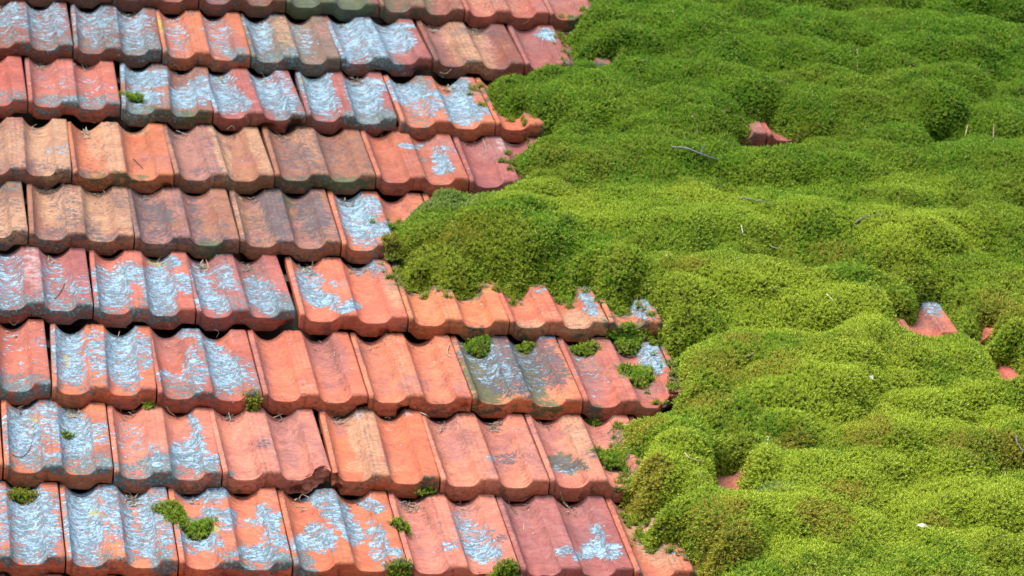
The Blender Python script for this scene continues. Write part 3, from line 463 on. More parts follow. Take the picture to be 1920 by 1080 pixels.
('H', 2.5): ('O', 'L.4.8.16.1.95 L.5.65.14.12.98 L.15.35.14.08.98 L.3.4.12.12.95 L.6.5.1.12.9 L.8.4.08.2.7 L.85.75.12.05.8 K.08.15.14.14.9 L.9.3.06.05.8 W.2.5.12.2.1'), ('H', 3.5): ('S', 'L.7.35.16.12.95 L.68.5.16.1.7 L.62.65.12.06.55 L.45.4.1.04.8 L.2.85.08.05.7 L.1.7.06.1.3 D.9.45.1.03.6 M.25.5.16.4.4 M.7.7.12.2.6'),
('H', 4.5): ('P', 'L.42.38.1.04.85 L.78.35.14.07.98 L.84.5.04.1.9 L.55.3.07.05.9 L.65.28.08.03.8 L.92.4.04.02.8 M.3.6.3.4.4 M.75.6.2.3.5 M.6.3.5.1.3'), ('H', 5.5): ('O', 'D.72.32.2.12.9 L.75.3.18.07.6 Y.72.48.1.03.68 T.3.6.2.4.7 L.4.35.05.02.7 K.05.2.05.1.6'), ('H', 6.5): ('O', ''),
}
# chipped tiles: (across 0..1, z m, radius m, depth m)
CHIPS = {
('G', 2.): [(.93, .028, .020, .022), (.82, .012, .016, .012), (.70, -.004, .014, .016), (.97, .008, .018, .026)],
('G', 3.): [(.02, .02, .012, .012), (.05, .0, .012, .014)],
('F', 2.5): [(.98, .002, .016, .02)], ('F', 3.5): [(.36, -.006, .018, .022), (.94, .012, .010, .008)],
('F', 5.5): [(.97, .024, .03, .034), (.90, .004, .03, .034), (.80, -.008, .018, .02)],
('H', 3.5): [(.90, .022, .022, .014), (.7, .002, .02, .012)], ('E', 2.): [(.97, .004, .014, .014)],
('B', 2.5): [(.9, .0, .022, .02), (.6, -.008, .02, .016)], ('A', 4.): [(.9, -.004, .022, .012)],
('E', 3.): [(.8, -.008, .014, .01)], ('G', 5.): [(.95, .03, .012, .01)], ('C', 1.): [(.95, .0, .014, .012)],
}
TILE_LABELS = {
('G', 2.): 'clean salmon tile with its lower right corner chipped away', ('F', 5.5): 'tile with a broken lower right corner and moss in its troughs',
('F', 4.5): 'tile stained dark green and black with algae on its lip', ('H', 4.5): 'smooth pinkish tile with extra grooves', ('A', 4.): 'dark red tile with a bold pale blue lichen pattern',
('D', 3.5): 'orange tile with one big pale lichen patch', ('B', 5.5): 'orange tile half under the moss', ('H', 2.5): 'orange tile with an X-shaped pale lichen patch',
('A', 3.): 'grey-green weathered tile', ('C', 4.): 'plain red tile with two small lichen streaks', ('E', 5.): 'orange tile with a sandy grey front lip', ('E', 9.): 'red tile with lichen showing through a gap in the moss',
}

CLAY = {'R': (.395, .124, .083), 'O': (.475, .158, .080), 'S': (.48, .178, .125), 'P': (.31, .104, .086), 'B': (.235, .088, .055), 'T': (.29, .135, .078), 'N': (.19, .135, .100)}
CH = {'L': 0, 'K': 1, 'D': 2, 'G': 3, 'T': 4, 'Y': 5, 'M': 6, 'W': 7, 'O': 8}
def parse(txt):
    res = []
    for w in txt.split():
        k, nums = w[0], []
        q = w[1:]; parts = [p for p in q.replace('-', '').split('.') if p != '']
        nums = [float('0.' + p) for p in parts]; res.append((k, *nums[:5]))
    return res
S_COLS = [0, .004, .012, .03, .036, .0440, .0458, .055]
for c_ in TC: S_COLS += [c_ + .16 * v for v in (-.985, -.93, -.86, -.76, -.62, -.45, -.25, 0, .25, .45, .62, .76, .86, .93, .985, 1.0, 1.012)]
S_COLS += [.3700, .380, .392, .400, .408, .43, .448, .455, .462, .49, .52, .85, .88, .92, .95, .975, .988, .996, 1.0]
S_COLS = np.array(sorted(set(round(v, 4) for v in S_COLS)))
Y_TOP = np.concatenate([[0, .0004, .0012, .0025, .0045, .007, .0102, .014], np.linspace(.022, .275, 20), [.282, .287, .2895, .2915, .2935, .2955, .298, .301, .305, .31, .322, .33, .335]])
Y_BOT = np.array([.335, .2, .06, .03, .018, .008, .0035])
NFR = 9
def build_tile(key, w, seed, x0y0):
    s = S_COLS; ns = len(s)
    grooved = key == ('H', 4.5)
    rows = []
    zb = zbot(s)
    for y in Y_BOT:
        if y > .025: z = ztop(s, np.full(ns, y)) - .011 - (.0 if y > .1 else .004)
        else: z = zb + .0006 * (y < .006) + (.002 - .002 * (y < .01))
        rows.append((s * w, np.full(ns, y), z))
    zt0 = ztop(s, np.zeros(ns), grooved)
    for k in range(NFR):
        f = k / NFR; z = zb + .0015 + (zt0 - zb - .0015) * f
        rows.append((s * w, np.full(ns, .0025 * (1 - f) ** 3) - .0008 * math.sin(f * math.pi), z))
    for y in Y_TOP:
        rows.append((s * w, np.full(ns, y), ztop(s, np.full(ns, y), grooved)))
    X = np.array([r[0] for r in rows]); Y = np.array([r[1] for r in rows]); Z = np.array([r[2] for r in rows])
    nr = len(rows)
    # hand-made unevenness and worn edges
    fr = slice(len(Y_BOT), len(Y_BOT) + NFR)
    wob = fbm(X * 14 + seed, Y * 10 + Z * 10 + seed * 1.7, 3, 3)
    Z = Z + wob * .0011; Z += fbm(X * 90 + seed, Y * 90, 5, 3) * .0004
    Y[:len(Y_BOT) + NFR + 6] += (fbm(X * 60 + seed * 3, Z * 60, 9, 4) * .0016)[:len(Y_BOT) + NFR + 6]
    Y += .0018 * np.sin(s * 3 + seed)[None, :] * (Y < .05)
    for cx, cz, r, dep in CHIPS.get(key, []):
        d = np.sqrt((X - cx * w) ** 2 + (Z - cz) ** 2 + (Y * .8) ** 2) / r + fbm(X * 220 + seed, Z * 220 + Y * 100, 21, 3) * .35
        f = np.clip((1 - d) / .35, 0, 1); Y = Y + dep * f; Z = Z - .25 * dep * f * (Z > .015)
    V = np.stack([X, Y, Z], -1).reshape(-1, 3)
    idx = np.arange(nr * ns).reshape(nr, ns)
    q = np.stack([idx[:-1, :-1], idx[:-1, 1:], idx[1:, 1:], idx[1:, :-1]], -1).reshape(-1, 4)
    F = q.tolist(); n0 = len(V)
    V = np.vstack([V, V[idx[:, 0]], V[idx[:, -1]]])
    F.append(list(range(n0 + nr - 1, n0 - 1, -1))); F.append(list(range(n0 + nr, n0 + 2 * nr)))
    me = mesh_from('roof_tile', V, F)
    # growth densities, low frequency; the material breaks them up
    x, y, z = V.T; sx = x / w
    face = (.438 * np.clip(y, 0, .335) + .90 * (z + .0)); tt = face / (.438 * .31 + .02)          # 0 at the lip's foot, 1 at the head of the visible face
    ch = np.zeros((9, len(V)))
    base, txt = STAINS.get(key, ('R', ''))
    wx = sx + fbm(sx * 7 + seed, tt * 5, 31, 3) * .05; wt = tt + fbm(sx * 6 + seed, tt * 6 + 5, 33, 3) * .07
    for k, a, b, ra, rb, am in parse(txt):
        d2 = ((wx - a) / (ra * 1.12)) ** 2 + ((wt - b) / (rb * 1.12)) ** 2
        c = CH[k]; ch[c] = np.maximum(ch[c], am * np.clip(1.35 - d2, 0, 1) ** .6)
    nose = np.clip(1 - tt / .22, 0, 1)
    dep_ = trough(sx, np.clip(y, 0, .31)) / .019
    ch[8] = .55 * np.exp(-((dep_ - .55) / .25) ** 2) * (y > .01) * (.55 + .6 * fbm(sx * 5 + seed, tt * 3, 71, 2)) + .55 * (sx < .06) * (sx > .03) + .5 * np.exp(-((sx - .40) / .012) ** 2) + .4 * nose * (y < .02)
    run = fbm((x + x0y0[0]) * 34, (y + x0y0[1]) * 1.6 + 3, 99, 3)                       # grime washed down across the courses
    ch[8] = np.clip(ch[8] + .55 * np.clip(run - .05, 0, 1), 0, .8); ch[7] = np.maximum(ch[7], .30 * np.exp(-((dep_ - .10) / .09) ** 2) * (np.abs(sx - .44) < .42) + .22 * np.clip(-run - .1, 0, 1))
    ch[1] = np.maximum(ch[1], .30 * (y < .02) * (fbm(sx * 4 + seed, tt, 41, 2) > 0) * (base in 'BTNP'))
    ch[3] = np.maximum(ch[3], .42 * nose ** .7 * (y < .03) * (.6 + .4 * fbm(sx * 5 + seed, tt * 2, 43, 2)))
    ch[6] = np.maximum(ch[6], .55 * np.clip(.25 + fbm(sx * 3 + seed * 2, tt * 3, 45, 2), 0, 1))
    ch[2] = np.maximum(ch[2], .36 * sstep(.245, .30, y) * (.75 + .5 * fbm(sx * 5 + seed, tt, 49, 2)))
    if x0y0[0] > .35:                                               # damp film and soil where the moss creeps over the tiles
        me_d = -seg_dist(x + x0y0[0], y + x0y0[1], MOSS_EDGE) + fbm(x * 40 + seed, y * 40, 91, 3) * .02
        nearm = np.clip(1 - me_d / .045, 0, 1) ** 1.3 * (1 - .8 * sstep(.03, .09, -me_d))
        ch[3] = np.maximum(ch[3], .62 * nearm); ch[2] = np.maximum(ch[2], .42 * np.clip(nearm + .3 * fbm(x * 30, y * 30 + seed, 92, 3), 0, 1) * (nearm > 0))
    for cl in CLUMPS:
        dx_, dy_ = (x + x0y0[0] - cl[0]) / (cl[3] * 1.5), (y + x0y0[1] - cl[1]) / (cl[4] * 1.4)
        nr_ = np.clip(1.25 - np.hypot(dx_, dy_), 0, 1); ch[3] = np.maximum(ch[3], .75 * nr_); ch[2] = np.maximum(ch[2], .5 * nr_)
    if base in 'TBN':
        ch[2] = np.maximum(ch[2], .46 * np.clip(.5 + fbm(sx * 3 + seed * 2, tt * 3, 47, 2), 0, 1)); ch[4] = np.maximum(ch[4], .36 * np.clip(.4 + fbm(sx * 3 + seed, tt * 3, 48, 2), 0, 1))
    for nm, ids in (('growth', (0, 1, 2)), ('weather', (3, 4, 5)), ('bloom', (6, 7, 8))):
        at = me.attributes.new(nm, 'FLOAT_COLOR', 'POINT'); c = np.ones((len(V), 4), np.float32)
        for j, i in enumerate(ids): c[:, j] = ch[i]
        at.data.foreach_set('color', c.ravel())
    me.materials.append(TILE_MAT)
    return me, base
for i, (row, u, x0, y0, x1, y1) in enumerate(TILES):
    w = x1 - x0 - .0032
    me, base = build_tile((row, u), w, i * 2.37 + 1, (x0, y0))
    o = bpy.data.objects.new('roof_tile', me); link(o, roof)
    o.location = (x0 + .0016, (y0 + y1) / 2 + (y0 - y1) * .12, random.uniform(-.0008, .0012))
    o.rotation_euler = (random.uniform(-.004, .004), random.uniform(-.006, .006), math.atan2(y1 - y0, x1 - x0) * .25)
    c = CLAY[base]; j = random.uniform(.92, 1.08) * {'Z': .82, 'A': .82, 'B': .84, 'C': .9, 'D': .92, 'E': .97, 'Y': .8}.get(row, 1)
    o.color = (min(1, c[0] * j), c[1] * j * random.uniform(.93, 1.07), c[2] * j * random.uniform(.9, 1.1), 1)
    if (row, u) in TILE_LABELS: o['label'] = TILE_LABELS[(row, u)]

# ------------------------------------------------------------------ moss shoots
def shoot_mesh(name, seed, leaves=11, h=.0075, spread=.0030):
    r = random.Random(seed); V = []; F = []
    def blade(bx, by, bz, az, l, w, lift):
        dx, dy = math.cos(az), math.sin(az); px, py = -dy * w / 2, dx * w / 2; n = len(V)
        V.extend([(bx - px * .6, by - py * .6, bz), (bx + px * .6, by + py * .6, bz),
                  (bx + dx * l * .5 - px, by + dy * l * .5 - py, bz + lift * .7), (bx + dx * l * .5 + px, by + dy * l * .5 + py, bz + lift * .7),
                  (bx + dx * l, by + dy * l, bz + lift)])
        F.extend([(n, n + 1, n + 3, n + 2), (n + 2, n + 3, n + 4)])
    for k in range(leaves):
        f = k / (leaves - 1); az = k * 2.4 + r.uniform(-.3, .3); z = h * (.25 + .6 * f)
        blade(0, 0, z, az, spread * (1.1 - .55 * f) * r.uniform(.8, 1.2), .0011, .0007 + .0022 * f)
    n = len(V); V.extend([(-.0003, -.0002, 0), (.0003, -.0002, 0), (0, .0003, 0), (0, 0, h * .9)]); F.extend([(n, n + 1, n + 3), (n + 1, n + 2, n + 3), (n + 2, n, n + 3)])
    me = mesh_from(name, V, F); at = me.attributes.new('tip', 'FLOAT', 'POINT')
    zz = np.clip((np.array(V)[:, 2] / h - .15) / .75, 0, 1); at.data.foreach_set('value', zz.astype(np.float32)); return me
def moss_leaf_material():
    m = bpy.data.materials.new('moss_leaves'); N = NT(ng(m)); out = N.n('ShaderNodeOutputMaterial')
    geo = N.n('ShaderNodeNewGeometry'); oi = N.n('ShaderNodeObjectInfo'); P = geo.outputs['Position']
    ti = N.n('ShaderNodeAttribute', attribute_name='tint', attribute_type='INSTANCER'); sp = N.n('ShaderNodeSeparateColor'); N.l(ti.outputs['Color'], sp.inputs[0])
    n1 = N.noise(P, 5, 4, .6, .3); n2 = N.noise(P, 22, 4, .6); n3 = N.noise(P, 70, 2, .6)
    green, deep, lime, olive, brown = (.140, .300, .018), (.070, .200, .014), (.430, .540, .050), (.250, .310, .026), (.360, .250, .045)
    col = N.mix(N.ramp(n1, .35, .62), green, olive)
    col = N.mix(N.ramp(n2, .52, .72), col, deep)
    col = N.mix(N.math('MULTIPLY', N.ramp(N.math('ADD', sp.outputs[1], N.math('MULTIPLY', N.math('SUBTRACT', n3, .5), 2.2)), .15, .95), .85), col, lime)
    col = N.mix(N.math('MULTIPLY', N.ramp(N.math('ADD', sp.outputs[0], N.math('MULTIPLY', N.math('SUBTRACT', n3, .5), 2.4)), .35, 1.15), .62), col, brown)
    col = N.mix(N.math('MULTIPLY', sp.outputs[2], .6), col, (.14, .24, .12))
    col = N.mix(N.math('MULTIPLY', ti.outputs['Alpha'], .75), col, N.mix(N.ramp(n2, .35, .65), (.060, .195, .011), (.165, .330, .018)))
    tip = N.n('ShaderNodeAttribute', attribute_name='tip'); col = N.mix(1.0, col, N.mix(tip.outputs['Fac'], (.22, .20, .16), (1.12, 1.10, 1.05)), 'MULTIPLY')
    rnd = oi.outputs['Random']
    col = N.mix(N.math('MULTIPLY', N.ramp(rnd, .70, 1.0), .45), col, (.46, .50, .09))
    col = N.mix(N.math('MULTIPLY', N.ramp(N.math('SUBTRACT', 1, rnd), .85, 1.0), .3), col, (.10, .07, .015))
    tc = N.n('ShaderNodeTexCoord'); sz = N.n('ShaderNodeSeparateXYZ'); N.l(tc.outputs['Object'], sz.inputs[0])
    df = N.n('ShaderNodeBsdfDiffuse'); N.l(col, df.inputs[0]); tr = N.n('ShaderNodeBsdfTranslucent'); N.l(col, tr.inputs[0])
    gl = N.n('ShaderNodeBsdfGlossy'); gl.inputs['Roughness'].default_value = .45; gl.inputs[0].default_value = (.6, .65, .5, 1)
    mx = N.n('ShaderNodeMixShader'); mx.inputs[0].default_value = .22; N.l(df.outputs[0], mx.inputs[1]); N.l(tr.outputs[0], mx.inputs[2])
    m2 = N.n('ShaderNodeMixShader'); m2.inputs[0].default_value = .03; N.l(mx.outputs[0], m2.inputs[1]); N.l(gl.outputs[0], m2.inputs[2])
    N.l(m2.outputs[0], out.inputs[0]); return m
LEAF_MAT = moss_leaf_material()
protos = []
for k in range(3):
    me = shoot_mesh('moss_shoot', 20 + k, (10, 12, 9)[k], (.0075, .0065, .0085)[k], (.0030, .0034, .0027)[k]); me.materials.append(LEAF_MAT)
    protos.append(bpy.data.objects.new('moss_shoot', me))          # only instanced by the moss, never linked to the scene

def moss_group():
    g = bpy.data.node_groups.new('moss_growth', 'GeometryNodeTree')
    g.interface.new_socket('Geometry', in_out='INPUT', socket_type='NodeSocketGeometry')
    d = g.interface.new_socket('Density', in_out='INPUT', socket_type='NodeSocketFloat'); d.default_value = 100000
    s = g.interface.new_socket('Scale', in_out='INPUT', socket_type='NodeSocketFloat'); s.default_value = 1
    g.interface.new_socket('Geometry', in_out='OUTPUT', socket_type='NodeSocketGeometry')
    n = g.nodes.new; L = g.links.new
    gi, go = n('NodeGroupInput'), n('NodeGroupOutput')
    dp = n('GeometryNodeDistributePointsOnFaces'); L(gi.outputs[0], dp.inputs['Mesh'])
    L(gi.outputs[1], dp.inputs['Density']); dp.inputs['Seed'].default_value = 3
    gn = n('GeometryNodeGeometryToInstance')
    for p in reversed(protos):
        oi = n('GeometryNodeObjectInfo'); oi.inputs['Object'].default_value = p; oi.transform_space = 'ORIGINAL'; L(oi.outputs['Geometry'], gn.inputs[0])
    io = n('GeometryNodeInstanceOnPoints'); L(dp.outputs['Points'], io.inputs['Points']); L(gn.outputs[0], io.inputs['Instance']); io.inputs['Pick Instance'].default_value = True
    rr = n('FunctionNodeRandomValue'); rr.data_type = 'FLOAT_VECTOR'; rr.inputs[0].default_value = (-.45, -.45, 0); rr.inputs[1].default_value = (.45, .45, 6.283)
    e2r = n('FunctionNodeEulerToRotation'); L(rr.outputs[0], e2r.inputs[0])
    ro = n('FunctionNodeRotateRotation'); ro.rotation_space = 'LOCAL'; L(dp.outputs['Rotation'], ro.inputs[0]); L(e2r.outputs[0], ro.inputs[1]); L(ro.outputs[0], io.inputs['Rotation'])
    rs = n('FunctionNodeRandomValue'); rs.data_type = 'FLOAT'; rs.inputs[2].default_value = .55; rs.inputs[3].default_value = 1.45
    mu = n('ShaderNodeMath'); mu.operation = 'MULTIPLY'; L(rs.outputs[1], mu.inputs[0]); L(gi.outputs[2], mu.inputs[1]); L(mu.outputs[0], io.inputs['Scale'])
    jn = n('GeometryNodeJoinGeometry'); L(io.outputs[0], jn.inputs[0]); L(gi.outputs[0], jn.inputs[0]); L(jn.outputs[0], go.inputs[0])
    return g
MOSS_G = moss_group()
def grow(o, density, scale=1.0):
    m = o.modifiers.new('growth', 'NODES'); m.node_group = MOSS_G
    ids = [it.identifier for it in MOSS_G.interface.items_tree if it.in_out == 'INPUT']
    m[ids[1]] = float(density); m[ids[2]] = float(scale)

# ------------------------------------------------------------------ the moss blanket
MX0, MX1, MY0, MY1, DX = .66, 2.75, -.48, 2.75, .0058
gx = np.arange(MX0, MX1, DX); gy = np.arange(MY0, MY1, DX)
GX, GY = np.meshgrid(gx, gy)
sd_ = seg_dist(GX, GY, MOSS_EDGE)
sd_ += fbm(GX * 22, GY * 22, 51, 4) * .010 + fbm(GX * 70, GY * 50, 58, 3) * .007
hol = np.full(GX.shape, 9.)
for h in MOSS_HOLES: hol = np.minimum(hol, -seg_dist(GX, GY, h))
hol += fbm(GX * 40, GY * 40, 52, 3) * .004
D = np.zeros(GX.shape); K = 6
wx = GX + fbm(GX * 9, GY * 9, 53, 3) * .018; wy = GY + fbm(GX * 7, GY * 7, 54, 3) * .034
for cx, y0, dx, ln, hw, hz in CUSHIONS:
    u = (wx - cx - dx * np.clip((wy - y0) / ln, 0, 1)) / (hw * 1.12)
    ua = np.clip(np.abs(u), 0, 1.3); t = (wy - y0 + .02 - .42 * ln * ua ** 2.2) / (ln * 1.18 + .02)
    tf = np.clip(t, 0, 1); pk = min(.48, .105 / (ln + .001))
    f = np.where(tf < pk, np.clip(1 - ((pk - tf) / pk) ** 2, 0, 1) ** .62, np.clip(1 - ((tf - pk) / (1 - pk)) ** 2, 0, 1) ** .85)
    d = hz * .001 * f * np.clip(1 - np.abs(u) ** 2.4, 0, 1) ** .7
    d = np.where((t < 0) | (t > 1), 0, d)
    D += (d / .05) ** K
D = .05 * D ** (1 / K)
B2 = np.zeros(GX.shape); rb = np.random.RandomState(77)
for _ in range(620):
    cx, cy, rx = rb.uniform(MX0, MX1), rb.uniform(MY0, MY1), rb.uniform(.035, .110); ry = min(rx, .06) * rb.uniform(.9, 1.7); hh = min(rx, .07) * rb.uniform(.28, .46)
    j0, j1 = np.searchsorted(gx, (cx - rx, cx + rx)); k0, k1 = np.searchsorted(gy, (cy - ry, cy + ry))
    if j1 <= j0 or k1 <= k0: continue
    sl = (slice(k0, k1), slice(j0, j1)); u2 = ((wx[sl] - cx) / rx) ** 2 + ((wy[sl] - cy) / ry) ** 2
    tt_ = np.clip(1 - u2, 0, 1) ** .75 * (1 - .35 * (wy[sl] - cy) / ry); B2[sl] = (B2[sl] ** 5 + (hh * tt_) ** 5) ** .2
mid = fbm(GX * 30, GY * 24, 55, 4) * .0105 + fbm(GX * 11, GY * 8, 57, 3) * .014
course = ((GY / .31) % 1)
saw = HN - SL * course * .31 - .010; zridge = saw + (.020 - saw) * sstep(.015, .075, sd_) * sstep(.01, .05, hol)
edge = sstep(0, .030, sd_) ** .7 * sstep(0, .022, hol) ** .7
H = zridge - .014 + edge * (.016 + (.88 * D + B2 * .85) * sstep(.0, .040, sd_) * sstep(.0, .03, hol) + mid * (.4 + 9 * D))
keep = (sd_ > -.006) & (hol > -.003)
YY = GY - .40 * D * edge                                       # cushions sag down the slope
V = np.stack([GX, YY, H], -1).reshape(-1, 3)
idx = np.arange(GX.size).reshape(GX.shape)
kq = keep[:-1, :-1] & keep[:-1, 1:] & keep[1:, 1:] & keep[1:, :-1]
q = np.stack([idx[:-1, :-1], idx[:-1, 1:], idx[1:, 1:], idx[1:, :-1]], -1)[kq]
used = np.unique(q); remap = np.full(GX.size, -1); remap[used] = np.arange(len(used)); q = remap[q]
me = bpy.data.meshes.new('moss'); me.from_pydata(V[used].tolist(), [], q.tolist()); me.polygons.foreach_set('use_smooth', [True] * len(me.polygons))
ti = np.zeros((4,) + GX.shape, np.float32); ti[3] = 1
nz1 = fbm(GX * 6, GY * 6, 61, 3); nz2 = fbm(GX * 10, GY * 10, 62, 3)
for c, (nm, ells) in enumerate(TINTS):
    for (cx, cy, rx, ry) in ells:
        d2 = ((GX - cx) / (rx * 1.15)) ** 2 + ((GY - cy) / (ry * 1.15)) ** 2
        ti[c] = np.maximum(ti[c], np.clip(1.3 - d2 + .5 * nz2, 0, 1))
low = 1 - sstep(.4, 2.1, GY + .25 * nz1)
ti[1] = np.clip(ti[1] * (.35 + .65 * low) + .60 * low + .35 * nz1 - .02, 0, 1)
ti[0] = np.clip(ti[0] * .9 + .35 * nz2 - .02, 0, 1) * (.55 + .45 * low); ti[3] = np.clip(1 - low + .3 * nz1, 0, 1)
at = me.attributes.new('tint', 'FLOAT_COLOR', 'POINT'); at.data.foreach_set('color', np.moveaxis(ti, 0, -1).reshape(-1, 4)[used].astype(np.float32).ravel())
me.materials.append(SOIL_MAT)
moss = bpy.data.objects.new('moss', me); link(moss); moss.matrix_world = ROOF_M
tag(moss, 'thick lumpy green moss blanket covering the right half of the roof', 'moss', kind='stuff')
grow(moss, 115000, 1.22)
Hfull, YYfull = H, YY
def moss_z(x, y):
    """height of the moss where its sagged surface passes over (x, y)"""
    j = int(round((x - MX0) / DX)); j = min(max(j, 0), len(gx) - 1)
    k = int(np.argmin(np.abs(YYfull[:, j] - y))); return float(Hfull[k, j])
def on_moss(x, y):
    """walk the sight line through a point 45 mm above the roof to where it meets the moss"""
    c = Vector(CAM); p = Vector((x, y, .045)); d = (p - c).normalized()
    for t in np.arange(-.16, .16, .002):
        q = p + d * t
        if moss_z(q.x, q.y) >= q.z: return q
    return p

# ------------------------------------------------------------------ small moss clumps on the tiles
def tile_z(X, Y):
    z = np.full(X.shape, -.03)
    for (row, u, x0, y0, x1, y1) in TILES:
        if x1 < X.min() or x0 > X.max() or y0 > Y.max() or y0 + .335 < Y.min(): continue
        s = (X - x0) / (x1 - x0); yy = Y - y0; ok = (s >= 0) & (s <= 1) & (yy >= 0) & (yy <= .33)
        z = np.where(ok, np.maximum(z, ztop(np.clip(s, 0, 1), np.clip(yy, 0, .33))), z)
    return z
def clump(x, y, z, rx, ry, h, lab):
    n = 30; a = np.linspace(-1.6, 1.6, n); U, W = np.meshgrid(a, a); X = x + U * rx; Y = y + W * ry; sdn = random.uniform(0, 60)
    # a union of a few overlapping pads with a frayed outline, draped over the clay
    pads = [(0, 0, .8)] + [(random.uniform(-.75, .75), random.uniform(-.75, .75), random.uniform(.25, .55)) for _ in range(5)]
    if 'long ragged' in lab: pads = [(-.62, .62, .50), (-.50, -.02, .44), (.34, -.48, .70), (-.05, -.15, .4), (-.9, .75, .2)]
    f = np.full(X.shape, -1.)
    for px_, py_, pr in pads: f = np.maximum(f, pr * (1 - np.hypot(U - px_, W - py_) / pr))
    f = f + fbm(U * 2.1 + sdn, W * 2.1, 95, 4) * .34; g = np.clip(f / .55, -.3, 1)
    base = np.minimum(tile_z(X, Y), z + h); hh = np.maximum(base, z - .012) + h * np.sign(g) * np.abs(g) ** .7 - .001
    ok = g > -.06; V = np.stack([X - x, Y - y, hh - z], -1).reshape(-1, 3); idx = np.arange(n * n).reshape(n, n)
    kq = ok[:-1, :-1] & ok[:-1, 1:] & ok[1:, 1:] & ok[1:, :-1]; q = np.stack([idx[:-1, :-1], idx[:-1, 1:], idx[1:, 1:], idx[1:, :-1]], -1)[kq]
    used = np.unique(q); rm = np.full(n * n, -1); rm[used] = np.arange(len(used))
    me = mesh_from('moss_clump', V[used], rm[q].tolist()); me.materials.append(SOIL_MAT)
    at = me.attributes.new('tint', 'FLOAT_COLOR', 'POINT'); tn = np.zeros((len(used), 4), np.float32)
    br = .8 if 'soil' in lab or 'ragged moss tuft' in lab else random.uniform(.1, .4)
    tn[:, 0] = np.clip(br + .8 * fbm(X * 90, Y * 90, 97, 2).ravel()[used], 0, 1); tn[:, 1] = random.uniform(.2, .55); tn[:, 3] = .15
    at.data.foreach_set('color', tn.ravel())
    o = bpy.data.objects.new('moss_clump', me); link(o); o.matrix_world = ROOF_M @ Matrix.Translation((x, y, z))
    tag(o, lab, 'moss clump', 'moss clumps scattered on the bare tiles'); grow(o, 120000, .95)
for c_ in CLUMPS: clump(*c_)
# thin starts and crumbs of moss along the edge of the blanket
V = []; F = []; re_ = random.Random(12); EP = [Vector((a, b, 0)) for a, b in MOSS_EDGE]
for i in range(2, len(EP) - 4):
    a, b = EP[i], EP[i + 1]; L_ = (b - a).length
    for _ in range(int(L_ * 95) + 1):
        p = a.lerp(b, re_.random()) + Vector((re_.gauss(-.012, .016), re_.gauss(0, .016), 0)); r = re_.uniform(.002, .0085)
        z = float(tile_z(np.array([p.x]), np.array([p.y]))[0])
        if z < -.025: continue
        n0 = len(V); V.append((p.x, p.y, z + r * .5)); m_ = 8
        for k in range(m_):
            rr = r * re_.uniform(.6, 1.3); V.append((p.x + rr * math.cos(k * 2 * math.pi / m_), p.y + rr * math.sin(k * 2 * math.pi / m_), z - .001))
        for k in range(m_): F.append((n0, n0 + 1 + k, n0 + 1 + (k + 1) % m_))
me = mesh_from('moss_crumbs', V, F); me.materials.append(SOIL_MAT); at = me.attributes.new('tint', 'FLOAT_COLOR', 'POINT'); at.data.foreach_set('color', [.5, .35, 0, .2] * len(V))
o = bpy.data.objects.new('moss_crumbs', me); link(o); o.matrix_world = ROOF_M; tag(o, 'crumbs and thin young starts of moss along the edge of the blanket', 'moss crumbs', kind='stuff'); grow(o, 150000, .8)

# ------------------------------------------------------------------ twigs and straws
TW = {'grey': simple_mat('grey_bark', (.10, .095, .10), (.22, .21, .22), 300), 'straw': simple_mat('dry_straw', (.30, .22, .12), (.50, .40, .25), 200),
      'dark': simple_mat('dark_stalk', (.045, .025, .022), (.10, .06, .05), 300), 'white': simple_mat('bleached_stalk', (.45, .42, .38), (.65, .62, .58), 200)}
def tube(pts, r, n=6, taper=.5):
    P = [Vector(p) for p in pts]; Q = []
    for i in range(len(P) - 1):
        a = P[max(i - 1, 0)]; b = P[i]; c = P[i + 1]; d = P[min(i + 2, len(P) - 1)]
        for k in range(4):
            t = k / 4; Q.append(.5 * ((2 * b) + (c - a) * t + (2 * a - 5 * b + 4 * c - d) * t * t + (3 * b - a - 3 * c + d) * t ** 3))
    Q.append(P[-1]); V = []; F = []
    for i, q in enumerate(Q):
        t = (Q[min(i + 1, len(Q) - 1)] - Q[max(i - 1, 0)]).normalized(); u = t.cross(Vector((.1, .3, 1))).normalized(); v = t.cross(u)
        rr = r * (1 - taper * i / (len(Q) - 1)) * random.uniform(.85, 1.15)
        for k in range(n): V.append(q + rr * (u * math.cos(k * 2 * math.pi / n) + v * math.sin(k * 2 * math.pi / n)))
        if i:
            for k in range(n): a, b = (i - 1) * n + k, (i - 1) * n + (k + 1) % n; F.append((a, b, b + n, a + n))
    F.append(tuple(range(n))[::-1]); F.append(tuple(range(len(V) - n, len(V)))); return [tuple(v) for v in V], F
for pts, mode, r, colr, kind, lab in TWIGS:
    if mode == 'm':
        pp = [on_moss(p[0], p[1]) + Vector((0, -.004, .012)) for p in pts]
    else: pp = [Vector(p) for p in pts]
    o0 = pp[0].copy(); V, F = tube([p - o0 for p in pp], r * .001 * (1.15 if mode == 'm' else .85))
    if colr == 'grey' and r > 2:                       # a side shoot
        V2, F2 = tube([pp[-2] - o0, pp[-2] - o0 + Vector((.004, .012, .012)), pp[-2] - o0 + Vector((.012, .020, .014))], .0011); b = len(V); V += V2; F += [tuple(i + b for i in f) for f in F2]
    me = mesh_from(kind, V, F); me.materials.append(TW[colr]); o = bpy.data.objects.new(kind, me); link(o)
    o.matrix_world = ROOF_M @ Matrix.Translation(o0)
    tag(o, lab, kind, 'twigs and straws caught on the roof')

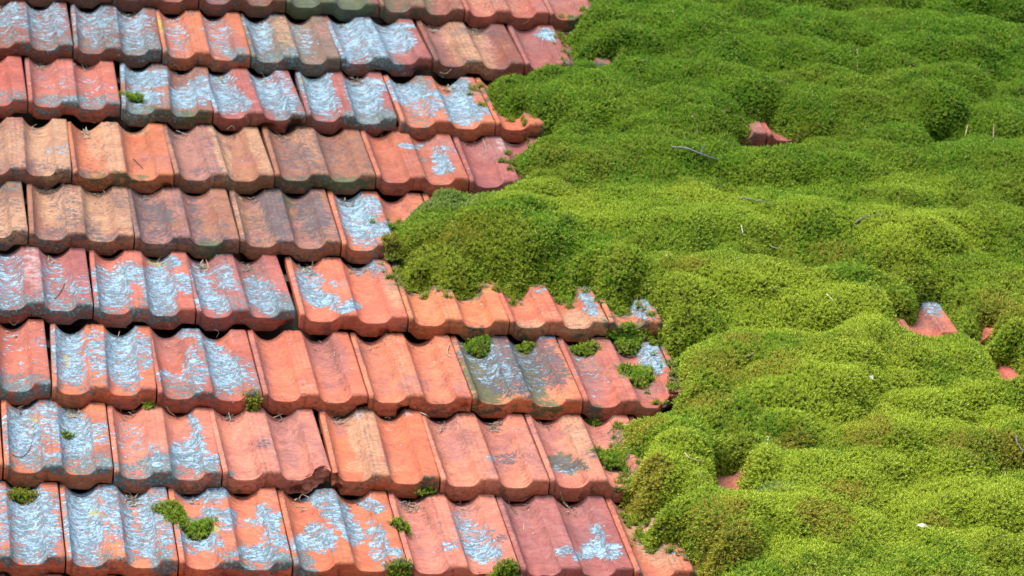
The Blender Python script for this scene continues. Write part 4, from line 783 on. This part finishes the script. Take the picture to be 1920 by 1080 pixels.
def on_px(x, y): return on_moss(x, y) + Vector((0, -.004, .011))
SHELL_MAT = simple_mat('bleached_shell', (.55, .53, .50), (.78, .77, .74), 120, .5)
p = on_px(*SHELL); V = []; F = []; n = 12
for i in range(46):                                                # a little coiled shell: a tube that widens round its axis
    t = i / 45; a = t * 4.4 * math.pi; R = .0034 * (.12 + .88 * t ** 1.3); w = .0022 * (.15 + .85 * t)
    c = Vector((R * math.cos(a), R * math.sin(a), .0018 * (1 - t))); u = Vector((math.cos(a), math.sin(a), 0))
    for k in range(n): b = 2 * math.pi * k / n; V.append(tuple(c + u * w * math.cos(b) + Vector((0, 0, 1)) * w * math.sin(b)))
    if i:
        for k in range(n): a0, a1 = (i - 1) * n + k, (i - 1) * n + (k + 1) % n; F.append((a0, a1, a1 + n, a0 + n))
me = mesh_from('snail_shell', V, F); me.materials.append(SHELL_MAT); o = bpy.data.objects.new('snail_shell', me); link(o)
o.matrix_world = ROOF_M @ Matrix.Translation(p) @ Matrix.Rotation(.7, 4, 'X'); tag(o, 'tiny pale snail shell sitting on brown tipped moss at the right', 'snail shell')
p = on_px(*PETAL); V = []; F = []
for i in range(9):
    t = i / 8; w = .0042 * math.sin(math.pi * min(1, t * .9 + .08)) ; bnd = .004 * math.sin(t * 2.6)
    for k in (-1, 0, 1): V.append((.020 * t - .010, k * w - .006 * t, bnd + .0012 * abs(k) + .0))
    if i:
        for k in (0, 1): a0 = (i - 1) * 3 + k; F.append((a0, a0 + 1, a0 + 4, a0 + 3))
me = mesh_from('white_feather', V, F); me.materials.append(SHELL_MAT); o = bpy.data.objects.new('white_feather', me); link(o)
o.matrix_world = ROOF_M @ Matrix.Translation(p) @ Matrix.Rotation(.5, 4, 'X'); tag(o, 'small curled white feather on the lime moss at the lower right', 'feather')

# ------------------------------------------------------------------ dry litter: needles, bud scales and leaf crumbs lying in the moss and the trough heads
V = []; F = []
def crumb(p, l, w, az, tilt):
    d = Vector((math.cos(az), math.sin(az), tilt)).normalized() * l; s = Vector((-math.sin(az), math.cos(az), .3)).normalized() * w; u = Vector((0, 0, w)); n = len(V)
    V.extend([tuple(p - s), tuple(p + s), tuple(p + u), tuple(p + d * .5 - s * .8 + u), tuple(p + d * .5 + s * .8 + u * .6), tuple(p + d)])
    F.extend([(n, n + 1, n + 4, n + 3), (n + 3, n + 4, n + 5), (n, n + 3, n + 2), (n + 2, n + 3, n + 4), (n + 1, n + 2, n + 4)])
rl = random.Random(8)
for _ in range(1100):
    x, y = rl.uniform(.8, 2.6), rl.uniform(-.4, 2.6); j = min(int((x - MX0) / DX), len(gx) - 1); k = min(int((y - MY0) / DX), len(gy) - 1)
    if not keep[k, j] or fbm(np.array([x * 6.]), np.array([y * 6.]), 83, 3)[0] < rl.uniform(-.7, .5): continue
    crumb(Vector((x, YY[k, j], H[k, j] + .0075)), rl.uniform(.004, .020), rl.uniform(.0004, .0014), rl.uniform(0, 6.3), rl.uniform(-.1, .5))
for (row, u, x0, y0, x1, y1) in TILES:
    for c in TC:
        if rl.random() < .75:
            for q in range(rl.choice((4, 8, 12, 30, 45))):
                s = c + rl.gauss(0, .045); yy = rl.uniform(.262, .300); z = float(ztop(np.array(s), np.array(min(yy, .29))))
                crumb(Vector((x0 + s * (x1 - x0), y0 + yy, z + .0015)), rl.uniform(.003, .020), rl.uniform(.0004, .0016), rl.uniform(0, 6.3), rl.uniform(-.1, .5))
me = mesh_from('dry_litter', V, F, False); me.materials.append(simple_mat('dry_litter', (.10, .07, .045), (.42, .36, .26), 45)); o = bpy.data.objects.new('dry_litter', me); link(o); o.matrix_world = ROOF_M
tag(o, 'dry needles, bud scales and crumbs caught in moss and tile troughs', 'litter', kind='stuff')
